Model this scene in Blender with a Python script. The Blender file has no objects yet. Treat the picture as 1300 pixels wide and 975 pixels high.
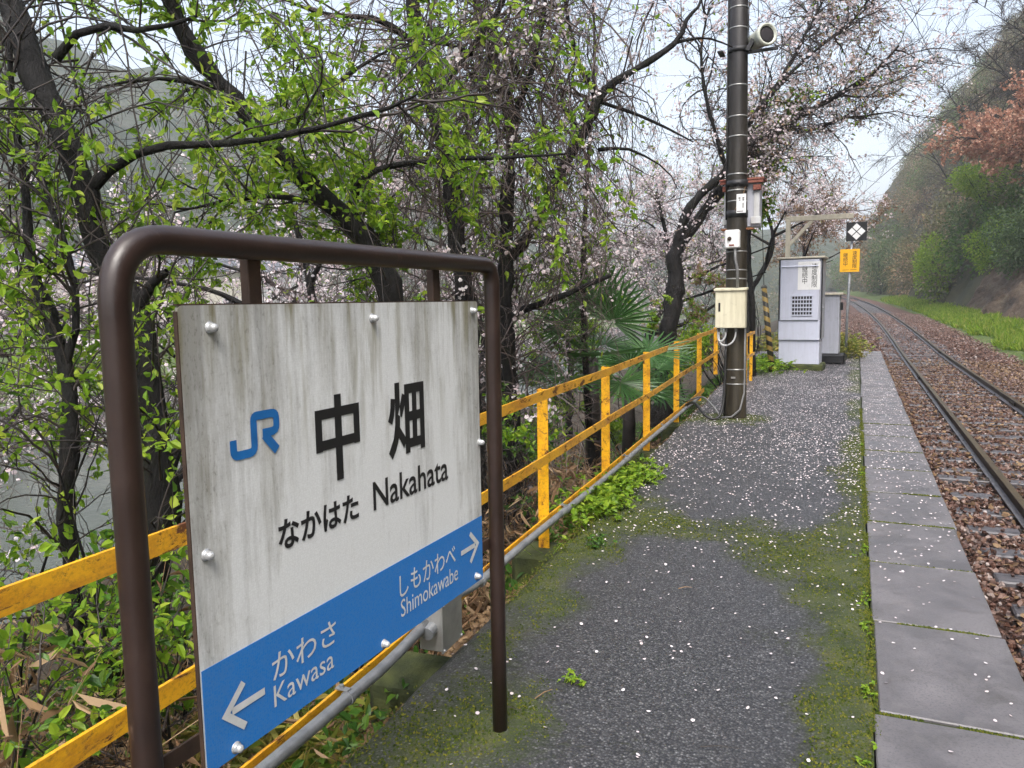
import bpy, math, random
import numpy as np
from mathutils import Vector, Matrix

rng = np.random.default_rng(7)
random.seed(7)
SC = bpy.context.scene
COL = SC.collection
R = math.radians

# ------------------------------------------------------------------ camera
# world axes: X to the right across the track, Y along the platform, Z up, platform top at z = 0
EYE = np.array([0.0, 0.0, 1.4])
FPX, CX, CY = 976.0, 650.0, 487.5
def unit(v):
    v = np.asarray(v, float)
    return v / np.linalg.norm(v, axis=-1, keepdims=True)
_dy = unit([1088 - CX, 376 - CY, FPX])
_dn = unit([150, 9112.5, FPX]); _dn = unit(_dn - _dy * _dn.dot(_dy))
_dz = -_dn
_dx = np.cross(_dy, _dz)
CAMM = np.stack([_dx, _dy, _dz], 1)          # camera (x right, y down, z forward) = CAMM @ world
cam_data = bpy.data.cameras.new('camera')
cam = bpy.data.objects.new('camera', cam_data)
COL.objects.link(cam)
_rt, _up, _bk = CAMM.T @ [1, 0, 0], CAMM.T @ [0, -1, 0], CAMM.T @ [0, 0, -1]
mw = Matrix.Identity(4)
for i in range(3):
    mw[i][0], mw[i][1], mw[i][2], mw[i][3] = _rt[i], _up[i], _bk[i], EYE[i]
cam.matrix_world = mw
cam_data.sensor_fit = 'HORIZONTAL'
cam_data.sensor_width = 36.0
cam_data.lens = FPX / 1300 * 36.0
cam_data.clip_start = 0.05
cam_data.clip_end = 3000
SC.camera = cam

# ------------------------------------------------------------------ sky, sun, exposure
SUN_EL, SUN_AZ = 55.0, 160.0                  # soft light through the overcast
world = bpy.data.worlds.new('World')
SC.world = world
world.use_nodes = True
wn = world.node_tree
wn.nodes.clear()
w_out = wn.nodes.new('ShaderNodeOutputWorld')
w_bg = wn.nodes.new('ShaderNodeBackground')
w_hs = wn.nodes.new('ShaderNodeHueSaturation')
w_sky = wn.nodes.new('ShaderNodeTexSky')
w_sky.sky_type = 'NISHITA'
w_sky.sun_disc = False
w_sky.sun_elevation = R(SUN_EL)
w_sky.sun_rotation = R(SUN_AZ)
w_sky.dust_density = 4.0
w_sky.air_density = 1.2
w_hs.inputs['Saturation'].default_value = 0.62
w_bg.inputs['Strength'].default_value = 0.15
wn.links.new(w_sky.outputs[0], w_hs.inputs['Color'])
wn.links.new(w_hs.outputs[0], w_bg.inputs['Color'])
wn.links.new(w_bg.outputs[0], w_out.inputs['Surface'])

sun_data = bpy.data.lights.new('sun', 'SUN')
sun = bpy.data.objects.new('sun', sun_data)
COL.objects.link(sun)
sun_data.energy = 1.5
sun_data.angle = R(25)
sun_data.color = (1.0, 0.97, 0.93)
_sd = Vector((math.sin(R(SUN_AZ)) * math.cos(R(SUN_EL)), math.cos(R(SUN_AZ)) * math.cos(R(SUN_EL)), math.sin(R(SUN_EL))))
sun.rotation_euler = _sd.to_track_quat('Z', 'Y').to_euler()
sun.location = (0, 0, 40)

SC.view_settings.view_transform = 'Standard'
SC.view_settings.look = 'None'
SC.view_settings.gamma = 1.0
SC.view_settings.use_curve_mapping = False
SC.view_settings.exposure = 1.25
SC.render.engine = 'CYCLES'
SC.cycles.volume_bounces = 1
SC.cycles.max_bounces = 8
SC.cycles.diffuse_bounces = 3
SC.cycles.transmission_bounces = 4
SC.cycles.use_denoising = True
SC.cycles.use_adaptive_sampling = True
SC.cycles.adaptive_threshold = 0.03

# ------------------------------------------------------------------ helpers
def at(x, y, d):
    """point seen at photo pixel (x, y), d metres deep"""
    return EYE + CAMM.T @ np.array([(x - CX) / FPX * d, (y - CY) / FPX * d, d])

def tag(o, label=None, cat=None, group=None, kind=None):
    if label: o['label'] = label
    if cat: o['category'] = cat
    if group: o['group'] = group
    if kind: o['kind'] = kind
    return o

def empty(name, loc=(0, 0, 0), rz=0.0, label=None, cat=None, group=None, kind=None):
    o = bpy.data.objects.new(name, None)
    o.empty_display_size = 0.1
    COL.objects.link(o)
    o.location = tuple(loc)
    o.rotation_euler = (0, 0, rz)
    return tag(o, label, cat, group, kind)

def link(name, me, parent=None, kind=None):
    o = bpy.data.objects.new(name, me)
    COL.objects.link(o)
    if parent is not None:
        o.parent = parent
    if kind: o['kind'] = kind
    return o

def np_mesh(name, V, faces, mat, smooth=False):
    """V (N,3); faces: one int array (M,k) or a list of them"""
    if not isinstance(faces, (list, tuple)):
        faces = [faces]
    faces = [np.asarray(f, np.int32) for f in faces if len(f)]
    V = np.asarray(V, np.float32)
    me = bpy.data.meshes.new(name)
    me.vertices.add(len(V))
    me.vertices.foreach_set('co', V.ravel())
    nl = sum(f.size for f in faces)
    npoly = sum(len(f) for f in faces)
    me.loops.add(nl)
    me.loops.foreach_set('vertex_index', np.concatenate([f.ravel() for f in faces]))
    me.polygons.add(npoly)
    tot = np.concatenate([np.full(len(f), f.shape[1], np.int32) for f in faces])
    st = np.concatenate([[0], np.cumsum(tot)[:-1]]).astype(np.int32)
    me.polygons.foreach_set('loop_start', st)
    me.polygons.foreach_set('loop_total', tot)
    me.polygons.foreach_set('use_smooth', np.full(npoly, smooth))
    if mat is not None:
        me.materials.append(mat)
    me.update(calc_edges=True)
    return me

class MB:
    """collects simple shapes into ONE mesh"""
    def __init__(s): s.v, s.f = [], []
    def add(s, V, F):
        b = len(s.v)
        s.v += [tuple(p) for p in V]
        s.f += [tuple(b + i for i in f) for f in F]
        return s
    def box(s, c, size, rz=0.0, bev=0.0, rot=None):
        hx, hy, hz = [a / 2 for a in size]
        m = rot if rot is not None else Matrix.Rotation(rz, 3, 'Z')
        c = Vector(c)
        if bev <= 0:
            P = [(sx * hx, sy * hy, sz * hz) for sz in (-1, 1) for sy in (-1, 1) for sx in (-1, 1)]
            F = [(0, 2, 3, 1), (4, 5, 7, 6), (0, 1, 5, 4), (2, 6, 7, 3), (0, 4, 6, 2), (1, 3, 7, 5)]
        else:
            b = min(bev, hx * .9, hy * .9, hz * .9)
            P, idx = [], {}
            for sx in (-1, 1):
                for sy in (-1, 1):
                    for sz in (-1, 1):
                        for a in range(3):
                            q = [sx * (hx - b), sy * (hy - b), sz * (hz - b)]
                            q[a] = (sx * hx, sy * hy, sz * hz)[a]
                            idx[(sx, sy, sz, a)] = len(P); P.append(tuple(q))
            F = []
            for a in range(3):
                o1, o2 = [k for k in range(3) if k != a]
                for sg in (-1, 1):
                    q = []
                    for (u, v) in ((-1, -1), (1, -1), (1, 1), (-1, 1)):
                        k = [0, 0, 0]; k[a] = sg; k[o1] = u; k[o2] = v
                        q.append(idx[(k[0], k[1], k[2], a)])
                    flip = (sg < 0) ^ (a == 1)
                    F.append(tuple(reversed(q)) if flip else tuple(q))
            for a in range(3):                       # edges along axis a
                o1, o2 = [k for k in range(3) if k != a]
                for u in (-1, 1):
                    for v in (-1, 1):
                        k0 = [0, 0, 0]; k0[a] = -1; k0[o1] = u; k0[o2] = v
                        k1 = list(k0); k1[a] = 1
                        F.append((idx[(*k0, o1)], idx[(*k1, o1)], idx[(*k1, o2)], idx[(*k0, o2)]))
            for sx in (-1, 1):
                for sy in (-1, 1):
                    for sz in (-1, 1):
                        F.append(tuple(idx[(sx, sy, sz, a)] for a in range(3)))
        return s.add([c + m @ Vector(p) for p in P], F)
    def tube(s, path, r, n=10, caps=True):
        path = [Vector(p) for p in path]
        rr = r if isinstance(r, (list, tuple, np.ndarray)) else [r] * len(path)
        V, F = [], []
        ref = None
        for i, p in enumerate(path):
            t = (path[min(i + 1, len(path) - 1)] - path[max(i - 1, 0)]).normalized()
            if ref is None:
                ref = t.orthogonal().normalized()
            a = (ref - t * ref.dot(t)).normalized(); ref = a
            b = t.cross(a)
            for k in range(n):
                an = 2 * math.pi * k / n
                V.append(p + (a * math.cos(an) + b * math.sin(an)) * rr[i])
        for i in range(len(path) - 1):
            for k in range(n):
                k2 = (k + 1) % n
                F.append((i * n + k, i * n + k2, (i + 1) * n + k2, (i + 1) * n + k))
        if caps:
            F.append(tuple(reversed(range(n))))
            F.append(tuple((len(path) - 1) * n + k for k in range(n)))
        return s.add(V, F)
    def lathe(s, o, axis, prof, n=16):
        """prof: list of (radius, along axis)"""
        o, ax = Vector(o), Vector(axis).normalized()
        a = ax.orthogonal().normalized(); b = ax.cross(a)
        V, F = [], []
        for (r, h) in prof:
            for k in range(n):
                an = 2 * math.pi * k / n
                V.append(o + ax * h + (a * math.cos(an) + b * math.sin(an)) * r)
        for i in range(len(prof) - 1):
            for k in range(n):
                k2 = (k + 1) % n
                F.append((i * n + k, i * n + k2, (i + 1) * n + k2, (i + 1) * n + k))
        F.append(tuple(reversed(range(n)))); F.append(tuple((len(prof) - 1) * n + k for k in range(n)))
        return s.add(V, F)
    def build(s, name, mat, parent=None, smooth=False, kind=None):
        me = bpy.data.meshes.new(name)
        me.from_pydata(s.v, [], s.f)
        if smooth:
            me.polygons.foreach_set('use_smooth', [len(f) == 4 for f in s.f])
        me.materials.append(mat)
        me.update()
        return link(name, me, parent, kind)

def arc(p0, p1, p2, n=6):
    """rounded corner: quadratic curve p0 - p1 - p2"""
    p0, p1, p2 = Vector(p0), Vector(p1), Vector(p2)
    return [(p0 * (1 - t) ** 2 + p1 * 2 * t * (1 - t) + p2 * t * t) for t in [i / n for i in range(n + 1)]]

# value noise in numpy
def vnoise(x, y, seed=0):
    xi, yi = np.floor(x).astype(np.int64), np.floor(y).astype(np.int64)
    xf, yf = x - xi, y - yi
    u, v = xf * xf * (3 - 2 * xf), yf * yf * (3 - 2 * yf)
    def h(a, b):
        n = (a * 374761393 + b * 668265263 + seed * 1442695041) & 0x7fffffff
        n = ((n ^ (n >> 13)) * 1274126177) & 0x7fffffff
        return ((n ^ (n >> 16)) & 0xffff) / 65535.0
    return (h(xi, yi) * (1 - u) + h(xi + 1, yi) * u) * (1 - v) + (h(xi, yi + 1) * (1 - u) + h(xi + 1, yi + 1) * u) * v
def fbm(x, y, oct=4, seed=0):
    s, a, t = 0, .5, 0
    for o in range(oct):
        s = s + a * vnoise(x * 2 ** o, y * 2 ** o, seed + o); t += a; a *= .5
    return s / t

# ------------------------------------------------------------------ materials
class NT:
    def __init__(s, name):
        s.m = bpy.data.materials.new(name)
        s.m.use_nodes = True
        s.t = s.m.node_tree
        s.t.nodes.clear()
        s.out = s.t.nodes.new('ShaderNodeOutputMaterial')
    def n(s, typ, ins=None, **props):
        nd = s.t.nodes.new('ShaderNode' + typ)
        for k, v in props.items():
            setattr(nd, k, v)
        for k, v in (ins or {}).items():
            s.set(nd, k, v)
        return nd
    def set(s, nd, k, v):
        sock = nd.inputs[k]
        if isinstance(v, bpy.types.NodeSocket):
            s.t.links.new(v, sock)
        elif isinstance(v, bpy.types.Node):
            s.t.links.new(v.outputs[0], sock)
        else:
            if sock.type == 'RGBA' and len(v) == 3:
                v = (*v, 1)
            sock.default_value = v
    def coord(s, kind='Object', scale=(1, 1, 1), rot=(0, 0, 0)):
        tc = s.n('TexCoord')
        return s.n('Mapping', {'Vector': tc.outputs[kind], 'Scale': scale, 'Rotation': rot}).outputs[0]
    def noise(s, vec, scale, detail=4, rough=.55, dist=0):
        return s.n('TexNoise', {'Vector': vec, 'Scale': scale, 'Detail': detail, 'Roughness': rough, 'Distortion': dist}).outputs['Fac']
    def ramp(s, fac, stops, interp='LINEAR'):
        r = s.n('ValToRGB', {'Fac': fac})
        r.color_ramp.interpolation = interp
        e = r.color_ramp.elements
        while len(e) < len(stops):
            e.new(0.5)
        for el, (p, c) in zip(e, stops):
            el.position = p
            if not isinstance(c, (tuple, list)): c = (c, c, c)
            el.color = (*c, 1) if len(c) == 3 else c
        return r.outputs[0]
    def mix(s, fac, a, b, blend='MIX'):
        m = s.n('Mix', data_type='RGBA', blend_type=blend)
        s.set(m, 0, fac)
        s.set(m, 6, a); s.set(m, 7, b)
        return m.outputs[2]
    def math(s, op, a, b=0.0, clamp=False):
        m = s.n('Math', operation=op, use_clamp=clamp)
        s.set(m, 0, a); s.set(m, 1, b)
        return m.outputs[0]
    def bump(s, h, strength=.4, dist=.02):
        return s.n('Bump', {'Height': h, 'Strength': strength, 'Distance': dist}).outputs[0]
    def pbr(s, col, rough=.6, normal=None, metal=0.0, spec=.5, **kw):
        ins = {'Base Color': col, 'Roughness': rough, 'Metallic': metal, 'Specular IOR Level': spec}
        if normal is not None: ins['Normal'] = normal
        ins.update(kw)
        b = s.n('BsdfPrincipled', ins)
        s.t.links.new(b.outputs[0], s.out.inputs['Surface'])
        return s.m

def two_tone(name, c1, c2, scale, rough=.6, bump=.3, bscale=None, metal=0.0, spec=.5, lo=.35, hi=.65, bdist=.01, squash=(1, 1, 1), detail=5):
    t = NT(name)
    v = t.coord('Object', squash)
    f = t.noise(v, scale, detail)
    col = t.ramp(f, [(lo, c1), (hi, c2)])
    nb = t.bump(t.noise(v, bscale or scale * 4, 6, .65), bump, bdist)
    return t.pbr(col, rough, nb, metal, spec)

def leaf_mat(name, stops, trans=.35, rough=.42, spec=.35):
    """leaf colours picked at random for each leaf"""
    t = NT(name)
    rnd = t.n('NewGeometry').outputs['Random Per Island']
    col = t.ramp(rnd, stops)
    b = t.n('BsdfPrincipled', {'Base Color': col, 'Roughness': rough, 'Specular IOR Level': spec})
    tr = t.n('BsdfTranslucent', {'Color': t.mix(.5, col, t.n('Gamma', {'Color': col, 'Gamma': .8}).outputs[0])})
    m = t.n('MixShader', {0: trans, 1: b.outputs[0], 2: tr.outputs[0]})
    t.t.links.new(m.outputs[0], t.out.inputs['Surface'])
    return t.m

def plain(name, col, rough=.6, metal=0.0, spec=.5):
    t = NT(name)
    v = t.coord()
    f = t.noise(v, 30, 4)
    d = tuple(c * .8 for c in col)
    return t.pbr(t.ramp(f, [(.3, d), (.7, col)]), rough, t.bump(f, .05, .003), metal, spec)

def make_asphalt():
    t = NT('asphalt_with_moss')
    v = t.coord('Object')
    vor = t.n('TexVoronoi', {'Vector': v, 'Scale': 112.0, 'Randomness': 1.0})
    agg = t.ramp(vor.outputs['Distance'], [(.0, 1), (.55, .25), (.9, 0)])
    stone = t.ramp(t.n('SeparateColor', {0: vor.outputs['Color']}).outputs[0], [(.0, (.034, .034, .036)), (.5, (.095, .095, .098)), (.82, (.15, .15, .155)), (1, (.30, .30, .305))])
    big = t.noise(v, 1.6, 5)
    col = t.mix(agg, (.015, .015, .017), stone)
    col = t.mix(t.ramp(big, [(.35, 0.0), (.7, .30)]), col, (.035, .034, .038))
    att = t.n('Attribute', attribute_name='moss').outputs['Fac']
    brk = t.noise(v, 38, 8, .78)
    f = t.math('ADD', att, t.math('MULTIPLY', t.math('SUBTRACT', brk, .5), 1.3))
    fm = t.ramp(f, [(.34, 0), (.74, 1)])
    mcol = t.ramp(t.noise(v, 5, 5, .6), [(.3, (.028, .042, .010)), (.5, (.056, .076, .015)), (.66, (.100, .112, .020)), (.8, (.17, .135, .022))])
    mcol = t.mix(t.ramp(t.noise(v, 300, 3), [(.35, 0), (.65, .75)]), mcol, (.012, .018, .006))
    # yellow-brown moss near the edges of a patch
    poke = t.math('MULTIPLY', t.ramp(t.n('SeparateColor', {0: vor.outputs['Color']}).outputs[1], [(.62, 0), (.70, .8)]), agg)
    fm = t.math('MULTIPLY', fm, t.math('SUBTRACT', 1.0, poke))
    col = t.mix(t.math('MULTIPLY', fm, .94), col, mcol)
    hgt = t.math('ADD', t.math('MULTIPLY', agg, .5), t.math('MULTIPLY', t.math('MULTIPLY', fm, t.noise(v, 160, 5, .7)), 1.2))
    nb = t.bump(hgt, .9, .006)
    rough = t.mix(fm, t.ramp(big, [(.3, .42), (.7, .62)]), (.9, .9, .9))
    return t.pbr(col, rough, nb, 0, .5)

def make_slab():
    t = NT('platform_slab_concrete')
    v = t.coord('Object')
    info = t.n('ObjectInfo').outputs['Random']
    vv = t.n('VectorMath', {0: v, 1: t.n('CombineXYZ', {0: t.math('MULTIPLY', info, 37.0), 1: t.math('MULTIPLY', info, 91.0)}).outputs[0]}, operation='ADD').outputs[0]
    a = t.noise(vv, 3.0, 6, .6)
    fine = t.noise(vv, 120, 4, .7)
    col = t.ramp(a, [(.28, (.060, .056, .058)), (.5, (.120, .113, .118)), (.74, (.19, .180, .186))])
    col = t.mix(t.ramp(fine, [(.36, .55), (.5, 0)]), col, (.05, .048, .05))
    col = t.mix(t.ramp(t.noise(vv, 14, 5, .7), [(.55, 0), (.75, .45)]), col, (.17, .16, .157))
    col = t.mix(t.ramp(t.noise(vv, 5.5, 7, .75, .6), [(.50, 0), (.68, .6)]), col, (.052, .048, .044))
    pit = t.n('TexVoronoi', {'Vector': vv, 'Scale': 60.0})
    pits = t.ramp(pit.outputs['Distance'], [(.0, 0), (.13, 1)])
    gate = t.ramp(t.noise(vv, 35, 2), [(.58, 0), (.64, 1)])
    pitm = t.math('MULTIPLY', t.math('SUBTRACT', 1.0, pits), gate)
    col = t.mix(pitm, col, (.03, .028, .03))
    col = t.mix(t.math('MULTIPLY', info, .25), col, (.15, .137, .142))
    nb = t.bump(t.math('SUBTRACT', fine, pitm), .35, .003)
    return t.pbr(col, t.ramp(a, [(.35, .33), (.65, .6)]), nb, 0, .5)

def make_yellow():
    t = NT('yellow_paint_rusting')
    v = t.coord('Object')
    vs = t.coord('Object', (1, .35, 1))
    a = t.noise(v, 4, 4)
    col = t.ramp(a, [(.3, (.86, .45, .010)), (.7, (.74, .36, .012))])
    stain = t.ramp(t.noise(vs, 9, 7, .75), [(.47, 0), (.68, .85)])
    col = t.mix(stain, col, (.36, .12, .012))
    rust = t.ramp(t.noise(vs, 17, 8, .75, .5), [(.555, 0), (.61, 1)])
    col = t.mix(rust, col, t.ramp(t.noise(v, 60, 4), [(.3, (.055, .016, .006)), (.7, (.17, .055, .015))]))
    grime = t.ramp(t.noise(v, 90, 4, .7), [(.5, 0), (.75, .6)])
    col = t.mix(grime, col, (.16, .08, .02))
    nb = t.bump(t.math('SUBTRACT', t.math('MULTIPLY', t.noise(v, 70, 4), .3), t.math('MULTIPLY', rust, .6)), .5, .003)
    return t.pbr(col, t.mix(rust, (.38, .38, .38), (.85, .85, .85)), nb, 0, .5)

def make_board(name, base, dirt_amt, dirt=(.15, .135, .085)):
    """retroreflective sheet with rain streaks; object space: x along the board, y up"""
    t = NT(name)
    v = t.coord('Object')
    st = t.coord('Object', (1, .10, 1))
    st2 = t.coord('Object', (1, .035, 1))
    s1 = t.noise(st2, 7, 5, .6)
    s2 = t.noise(st, 48, 6, .7, .35)
    blot = t.noise(v, 7, 6, .65)
    sep = t.n('SeparateXYZ', {0: v})
    up = t.n('MapRange', {'Value': sep.outputs['Y'], 'From Min': -.15, 'From Max': .43, 'To Min': .0, 'To Max': 1.0}).outputs[0]
    edge = t.math('ABSOLUTE', sep.outputs['X'])
    edge = t.n('MapRange', {'Value': edge, 'From Min': .36, 'From Max': .56, 'To Min': .0, 'To Max': .42}).outputs[0]
    k = t.math('ADD', t.math('MULTIPLY', t.math('SUBTRACT', s1, .57), 1.5), t.math('MULTIPLY', t.math('SUBTRACT', s2, .5), 1.0))
    k = t.math('ADD', k, t.math('MULTIPLY', t.math('SUBTRACT', blot, .5), .5))
    k = t.math('ADD', k, t.math('MULTIPLY', up, .30))
    k = t.math('ADD', k, edge)
    f = t.math('MULTIPLY', t.ramp(k, [(.0, .06), (.25, .38), (.55, .8)]), dirt_amt)
    tint = t.mix(t.ramp(t.noise(st, 17, 3), [(.4, 0), (.6, 1)]), dirt, (dirt[0] * .9, dirt[1] * .95, dirt[2] * 1.25))
    col = t.mix(f, base, tint)
    algae = t.math('MULTIPLY', t.ramp(t.noise(st, 26, 5), [(.50, 0), (.64, .9)]), t.math('MULTIPLY', up, up))
    col = t.mix(t.math('MULTIPLY', algae, dirt_amt), col, (.17, .15, .055))
    spk = t.ramp(t.noise(t.coord('Object', (1, .45, 1)), 150, 4, .7), [(.55, 0), (.68, .8)])
    col = t.mix(t.math('MULTIPLY', spk, f), col, (.09, .085, .06))
    hexv = t.n('TexVoronoi', {'Vector': v, 'Scale': 190.0, 'Randomness': 0.5})
    nb = t.bump(hexv.outputs['Distance'], .12, .002)
    col = t.mix(t.ramp(hexv.outputs['Distance'], [(.3, 0), (.6, .12)]), col, (.3, .3, .28))
    return t.pbr(col, .45, nb, 0, .22)

def make_brown_paint():
    t = NT('brown_painted_steel')
    v = t.coord('Object')
    a = t.noise(v, 9, 6, .65)
    col = t.ramp(a, [(.3, (.017, .0095, .0075)), (.6, (.027, .0145, .011)), (.78, (.042, .025, .019))])
    sc = t.ramp(t.noise(t.coord('Object', (1, 1, .3)), 26, 6, .7), [(.63, 0), (.72, .45)])
    col = t.mix(sc, col, (.15, .095, .07))
    return t.pbr(col, t.ramp(a, [(.3, .28), (.7, .45)]), t.bump(t.noise(v, 130, 4), .16, .002), 0, .55)

def make_bark():
    t = NT('wet_dark_bark')
    v = t.coord('Object', (1, 1, .35))
    a = t.noise(v, 16, 7, .7, .5)
    b = t.noise(t.coord('Object'), 3, 4)
    col = t.ramp(a, [(.32, (.002, .0018, .0017)), (.55, (.006, .005, .0045)), (.78, (.028, .024, .021))])
    col = t.mix(t.ramp(b, [(.56, 0), (.72, .45)]), col, (.022, .028, .010))
    return t.pbr(col, .7, t.bump(a, 1.0, .035), 0, .3)

def make_rust(name, c1, c2, rough=.7, metal=0.0):
    return two_tone(name, c1, c2, 9, rough, .4, 60, metal, .4, .3, .7, .004)

def make_ballast_stone():
    t = NT('ballast_stone')
    rnd = t.n('NewGeometry').outputs['Random Per Island']
    col = t.ramp(rnd, [(0, (.028, .015, .011)), (.25, (.065, .031, .022)), (.5, (.115, .055, .038)), (.7, (.165, .088, .062)), (.86, (.23, .15, .12)), (.95, (.32, .25, .22)), (1, (.42, .37, .35))])
    v = t.coord('Object')
    col = t.mix(t.ramp(t.noise(v, 50, 4), [(.3, .5), (.7, 0)]), col, (.05, .028, .022))
    return t.pbr(col, .5, t.bump(t.noise(v, 120, 4), .3, .004), 0, .45)

def make_sleeper():
    t = NT('weathered_sleeper_wood')
    v = t.coord('Object', (.12, 1, 1))
    a = t.noise(v, 40, 6, .65, .3)
    col = t.ramp(a, [(.3, (.028, .025, .027)), (.5, (.075, .070, .075)), (.75, (.14, .132, .14))])
    return t.pbr(col, .45, t.bump(a, .6, .008), 0, .5)

def make_pole():
    t = NT('wet_concrete_pole')
    v = t.coord('Object', (1, 1, .12))
    a = t.noise(v, 14, 6, .65, .2)
    z = t.n('SeparateXYZ', {0: t.coord('Object')}).outputs['Z']
    low = t.n('MapRange', {'Value': z, 'From Min': 1.2, 'From Max': 4.2, 'To Min': 1.0, 'To Max': 0.0}).outputs[0]
    c_hi = t.ramp(a, [(.3, (.008, .007, .0075)), (.7, (.028, .025, .025))])
    c_lo = t.ramp(a, [(.3, (.014, .011, .007)), (.7, (.052, .043, .028))])
    col = t.mix(low, c_hi, c_lo)
    return t.pbr(col, .45, t.bump(t.noise(t.coord('Object'), 70, 5), .3, .004), 0, .45)

def make_dirty_paint(name, base, dirt, amt=.6, rough=.45):
    t = NT(name)
    st = t.coord('Object', (1, 1, .08))
    v = t.coord('Object')
    f = t.ramp(t.noise(st, 18, 6, .65), [(.42, 0), (.72, amt)])
    col = t.mix(f, base, dirt)
    col = t.mix(t.ramp(t.noise(v, 12, 6, .7), [(.55, 0), (.75, amt * .6)]), col, tuple(c * .6 for c in dirt))
    return t.pbr(col, rough, t.bump(t.noise(v, 80, 3), .05, .002), 0, .45)

def make_ground(name, stops, scale, bscale, rough=.85, bump=.8, bdist=.05, squash=(1, 1, 1)):
    t = NT(name)
    v = t.coord('Object', squash)
    a = t.noise(v, scale, 8, .68)
    col = t.ramp(a, stops)
    fine = t.noise(v, bscale, 6, .7)
    col = t.mix(t.ramp(fine, [(.3, .5), (.6, 0)]), col, tuple(c * .35 for c in stops[0][1]))
    return t.pbr(col, rough, t.bump(fine, bump, bdist), 0, .3)

def make_wall_stone(name):
    t = NT(name)
    v = t.coord('Object', (1, 1, 1.4))
    vo = t.n('TexVoronoi', {'Vector': v, 'Scale': 2.3}, feature='DISTANCE_TO_EDGE').outputs['Distance']
    vc = t.n('TexVoronoi', {'Vector': v, 'Scale': 2.3})
    col = t.ramp(t.n('SeparateColor', {0: vc.outputs['Color']}).outputs[0], [(0, (.12, .11, .10)), (1, (.30, .28, .26))])
    col = t.mix(t.ramp(vo, [(.0, 1), (.06, 0)]), col, (.04, .04, .035))
    return t.pbr(col, .8, t.bump(t.ramp(vo, [(0, 0), (.1, 1)]), .8, .05))

def make_water():
    t = NT('river_water')
    v = t.coord('Object')
    return t.pbr((.09, .10, .09), .12, t.bump(t.noise(v, 2.5, 4), .25, .05), 0, .5)

def make_stripe():
    t = NT('yellow_black_stripes')
    v = t.coord('Object')
    s = t.n('SeparateXYZ', {0: v})
    ang = t.math('ARCTAN2', s.outputs['Y'], s.outputs['X'])
    k = t.math('ADD', t.math('MULTIPLY', s.outputs['Z'], 5.4), t.math('MULTIPLY', ang, 1 / (2 * math.pi)))
    fr = t.math('FRACT', k)
    col = t.ramp(fr, [(.0, (.012, .012, .011)), (.5, (.33, .22, .05))], 'CONSTANT')
    col = t.mix(t.ramp(t.noise(v, 30, 5), [(.45, 0), (.7, .5)]), col, (.08, .07, .045))
    return t.pbr(col, .5)

MAT = {}
MAT['asphalt'] = make_asphalt()
MAT['slab'] = make_slab()
MAT['yellow'] = make_yellow()
MAT['board'] = make_board('sign_sheet_white', (.76, .78, .78), .88)
MAT['blue'] = make_board('sign_sheet_blue', (.002, .165, .53), .12, (.10, .16, .22))
MAT['ink_black'] = plain('printed_black', (.012, .012, .014), .45)
MAT['ink_blue'] = plain('printed_blue', (.012, .150, .45), .45)
MAT['ink_white'] = plain('printed_white', (.66, .68, .68), .45)
MAT['brown'] = make_brown_paint()
MAT['rustbrown'] = make_rust('rusted_hanger', (.022, .013, .009), (.085, .05, .032))
MAT['bark'] = make_bark()
MAT['twig'] = two_tone('twig_bark', (.012, .009, .0075), (.040, .029, .025), 8, .6, .3)
MAT['twig_pink'] = two_tone('young_twig_bark', (.040, .027, .024), (.11, .080, .072), 8, .6, .2)
MAT['galv'] = two_tone('galvanised_conduit', (.19, .20, .21), (.30, .31, .32), 14, .38, .1, 60, .35)
MAT['steel'] = two_tone('stainless_box', (.30, .295, .28), (.42, .41, .39), 10, .34, .08, 60, .5)
MAT['bolt'] = plain('bolt_cap', (.55, .56, .56), .25, .4)
MAT['pole'] = make_pole()
MAT['band'] = plain('steel_band', (.34, .34, .33), .35, .6)
MAT['darksteel'] = plain('dark_steel', (.020, .020, .022), .5, .2)
MAT['cream'] = make_dirty_paint('cream_box_paint', (.66, .62, .47), (.33, .29, .17), .55)
MAT['pale'] = make_dirty_paint('pale_box_paint', (.50, .51, .52), (.30, .28, .24), .5)
MAT['lav'] = make_dirty_paint('lavender_grey_paint', (.50, .52, .62), (.36, .37, .42), .35)
MAT['lav_dark'] = make_dirty_paint('lavender_side_paint', (.40, .41, .47), (.25, .26, .27), .5)
MAT['greenwhite'] = make_dirty_paint('speaker_paint', (.52, .54, .47), (.34, .35, .27), .5)
MAT['cloth'] = plain('speaker_mesh', (.022, .018, .022), .8)
MAT['rustred'] = make_rust('rusty_red_steel', (.12, .028, .018), (.26, .10, .07))
MAT['rust'] = make_rust('orange_rust', (.13, .045, .018), (.26, .11, .045))
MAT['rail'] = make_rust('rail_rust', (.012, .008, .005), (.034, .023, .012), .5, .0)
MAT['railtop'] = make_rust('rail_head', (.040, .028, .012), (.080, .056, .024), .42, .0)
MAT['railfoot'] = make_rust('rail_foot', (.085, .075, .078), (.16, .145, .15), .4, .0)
MAT['sleeper'] = make_sleeper()
MAT['stone'] = make_ballast_stone()
MAT['bed'] = make_ground('ballast_bed', [(.3, (.060, .032, .024)), (.5, (.12, .066, .048)), (.72, (.21, .13, .105))], 14, 38, .7, .9, .05)
MAT['soil'] = make_ground('leafy_soil', [(.3, (.022, .016, .010)), (.5, (.05, .037, .022)), (.7, (.09, .065, .035))], 4, 22)
MAT['rock'] = make_ground('cutting_rock', [(.34, (.030, .020, .013)), (.48, (.095, .064, .042)), (.6, (.15, .11, .075)), (.74, (.11, .12, .03))], 1.1, 5, .75, 1, .25, (1, .5, 1))
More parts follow.
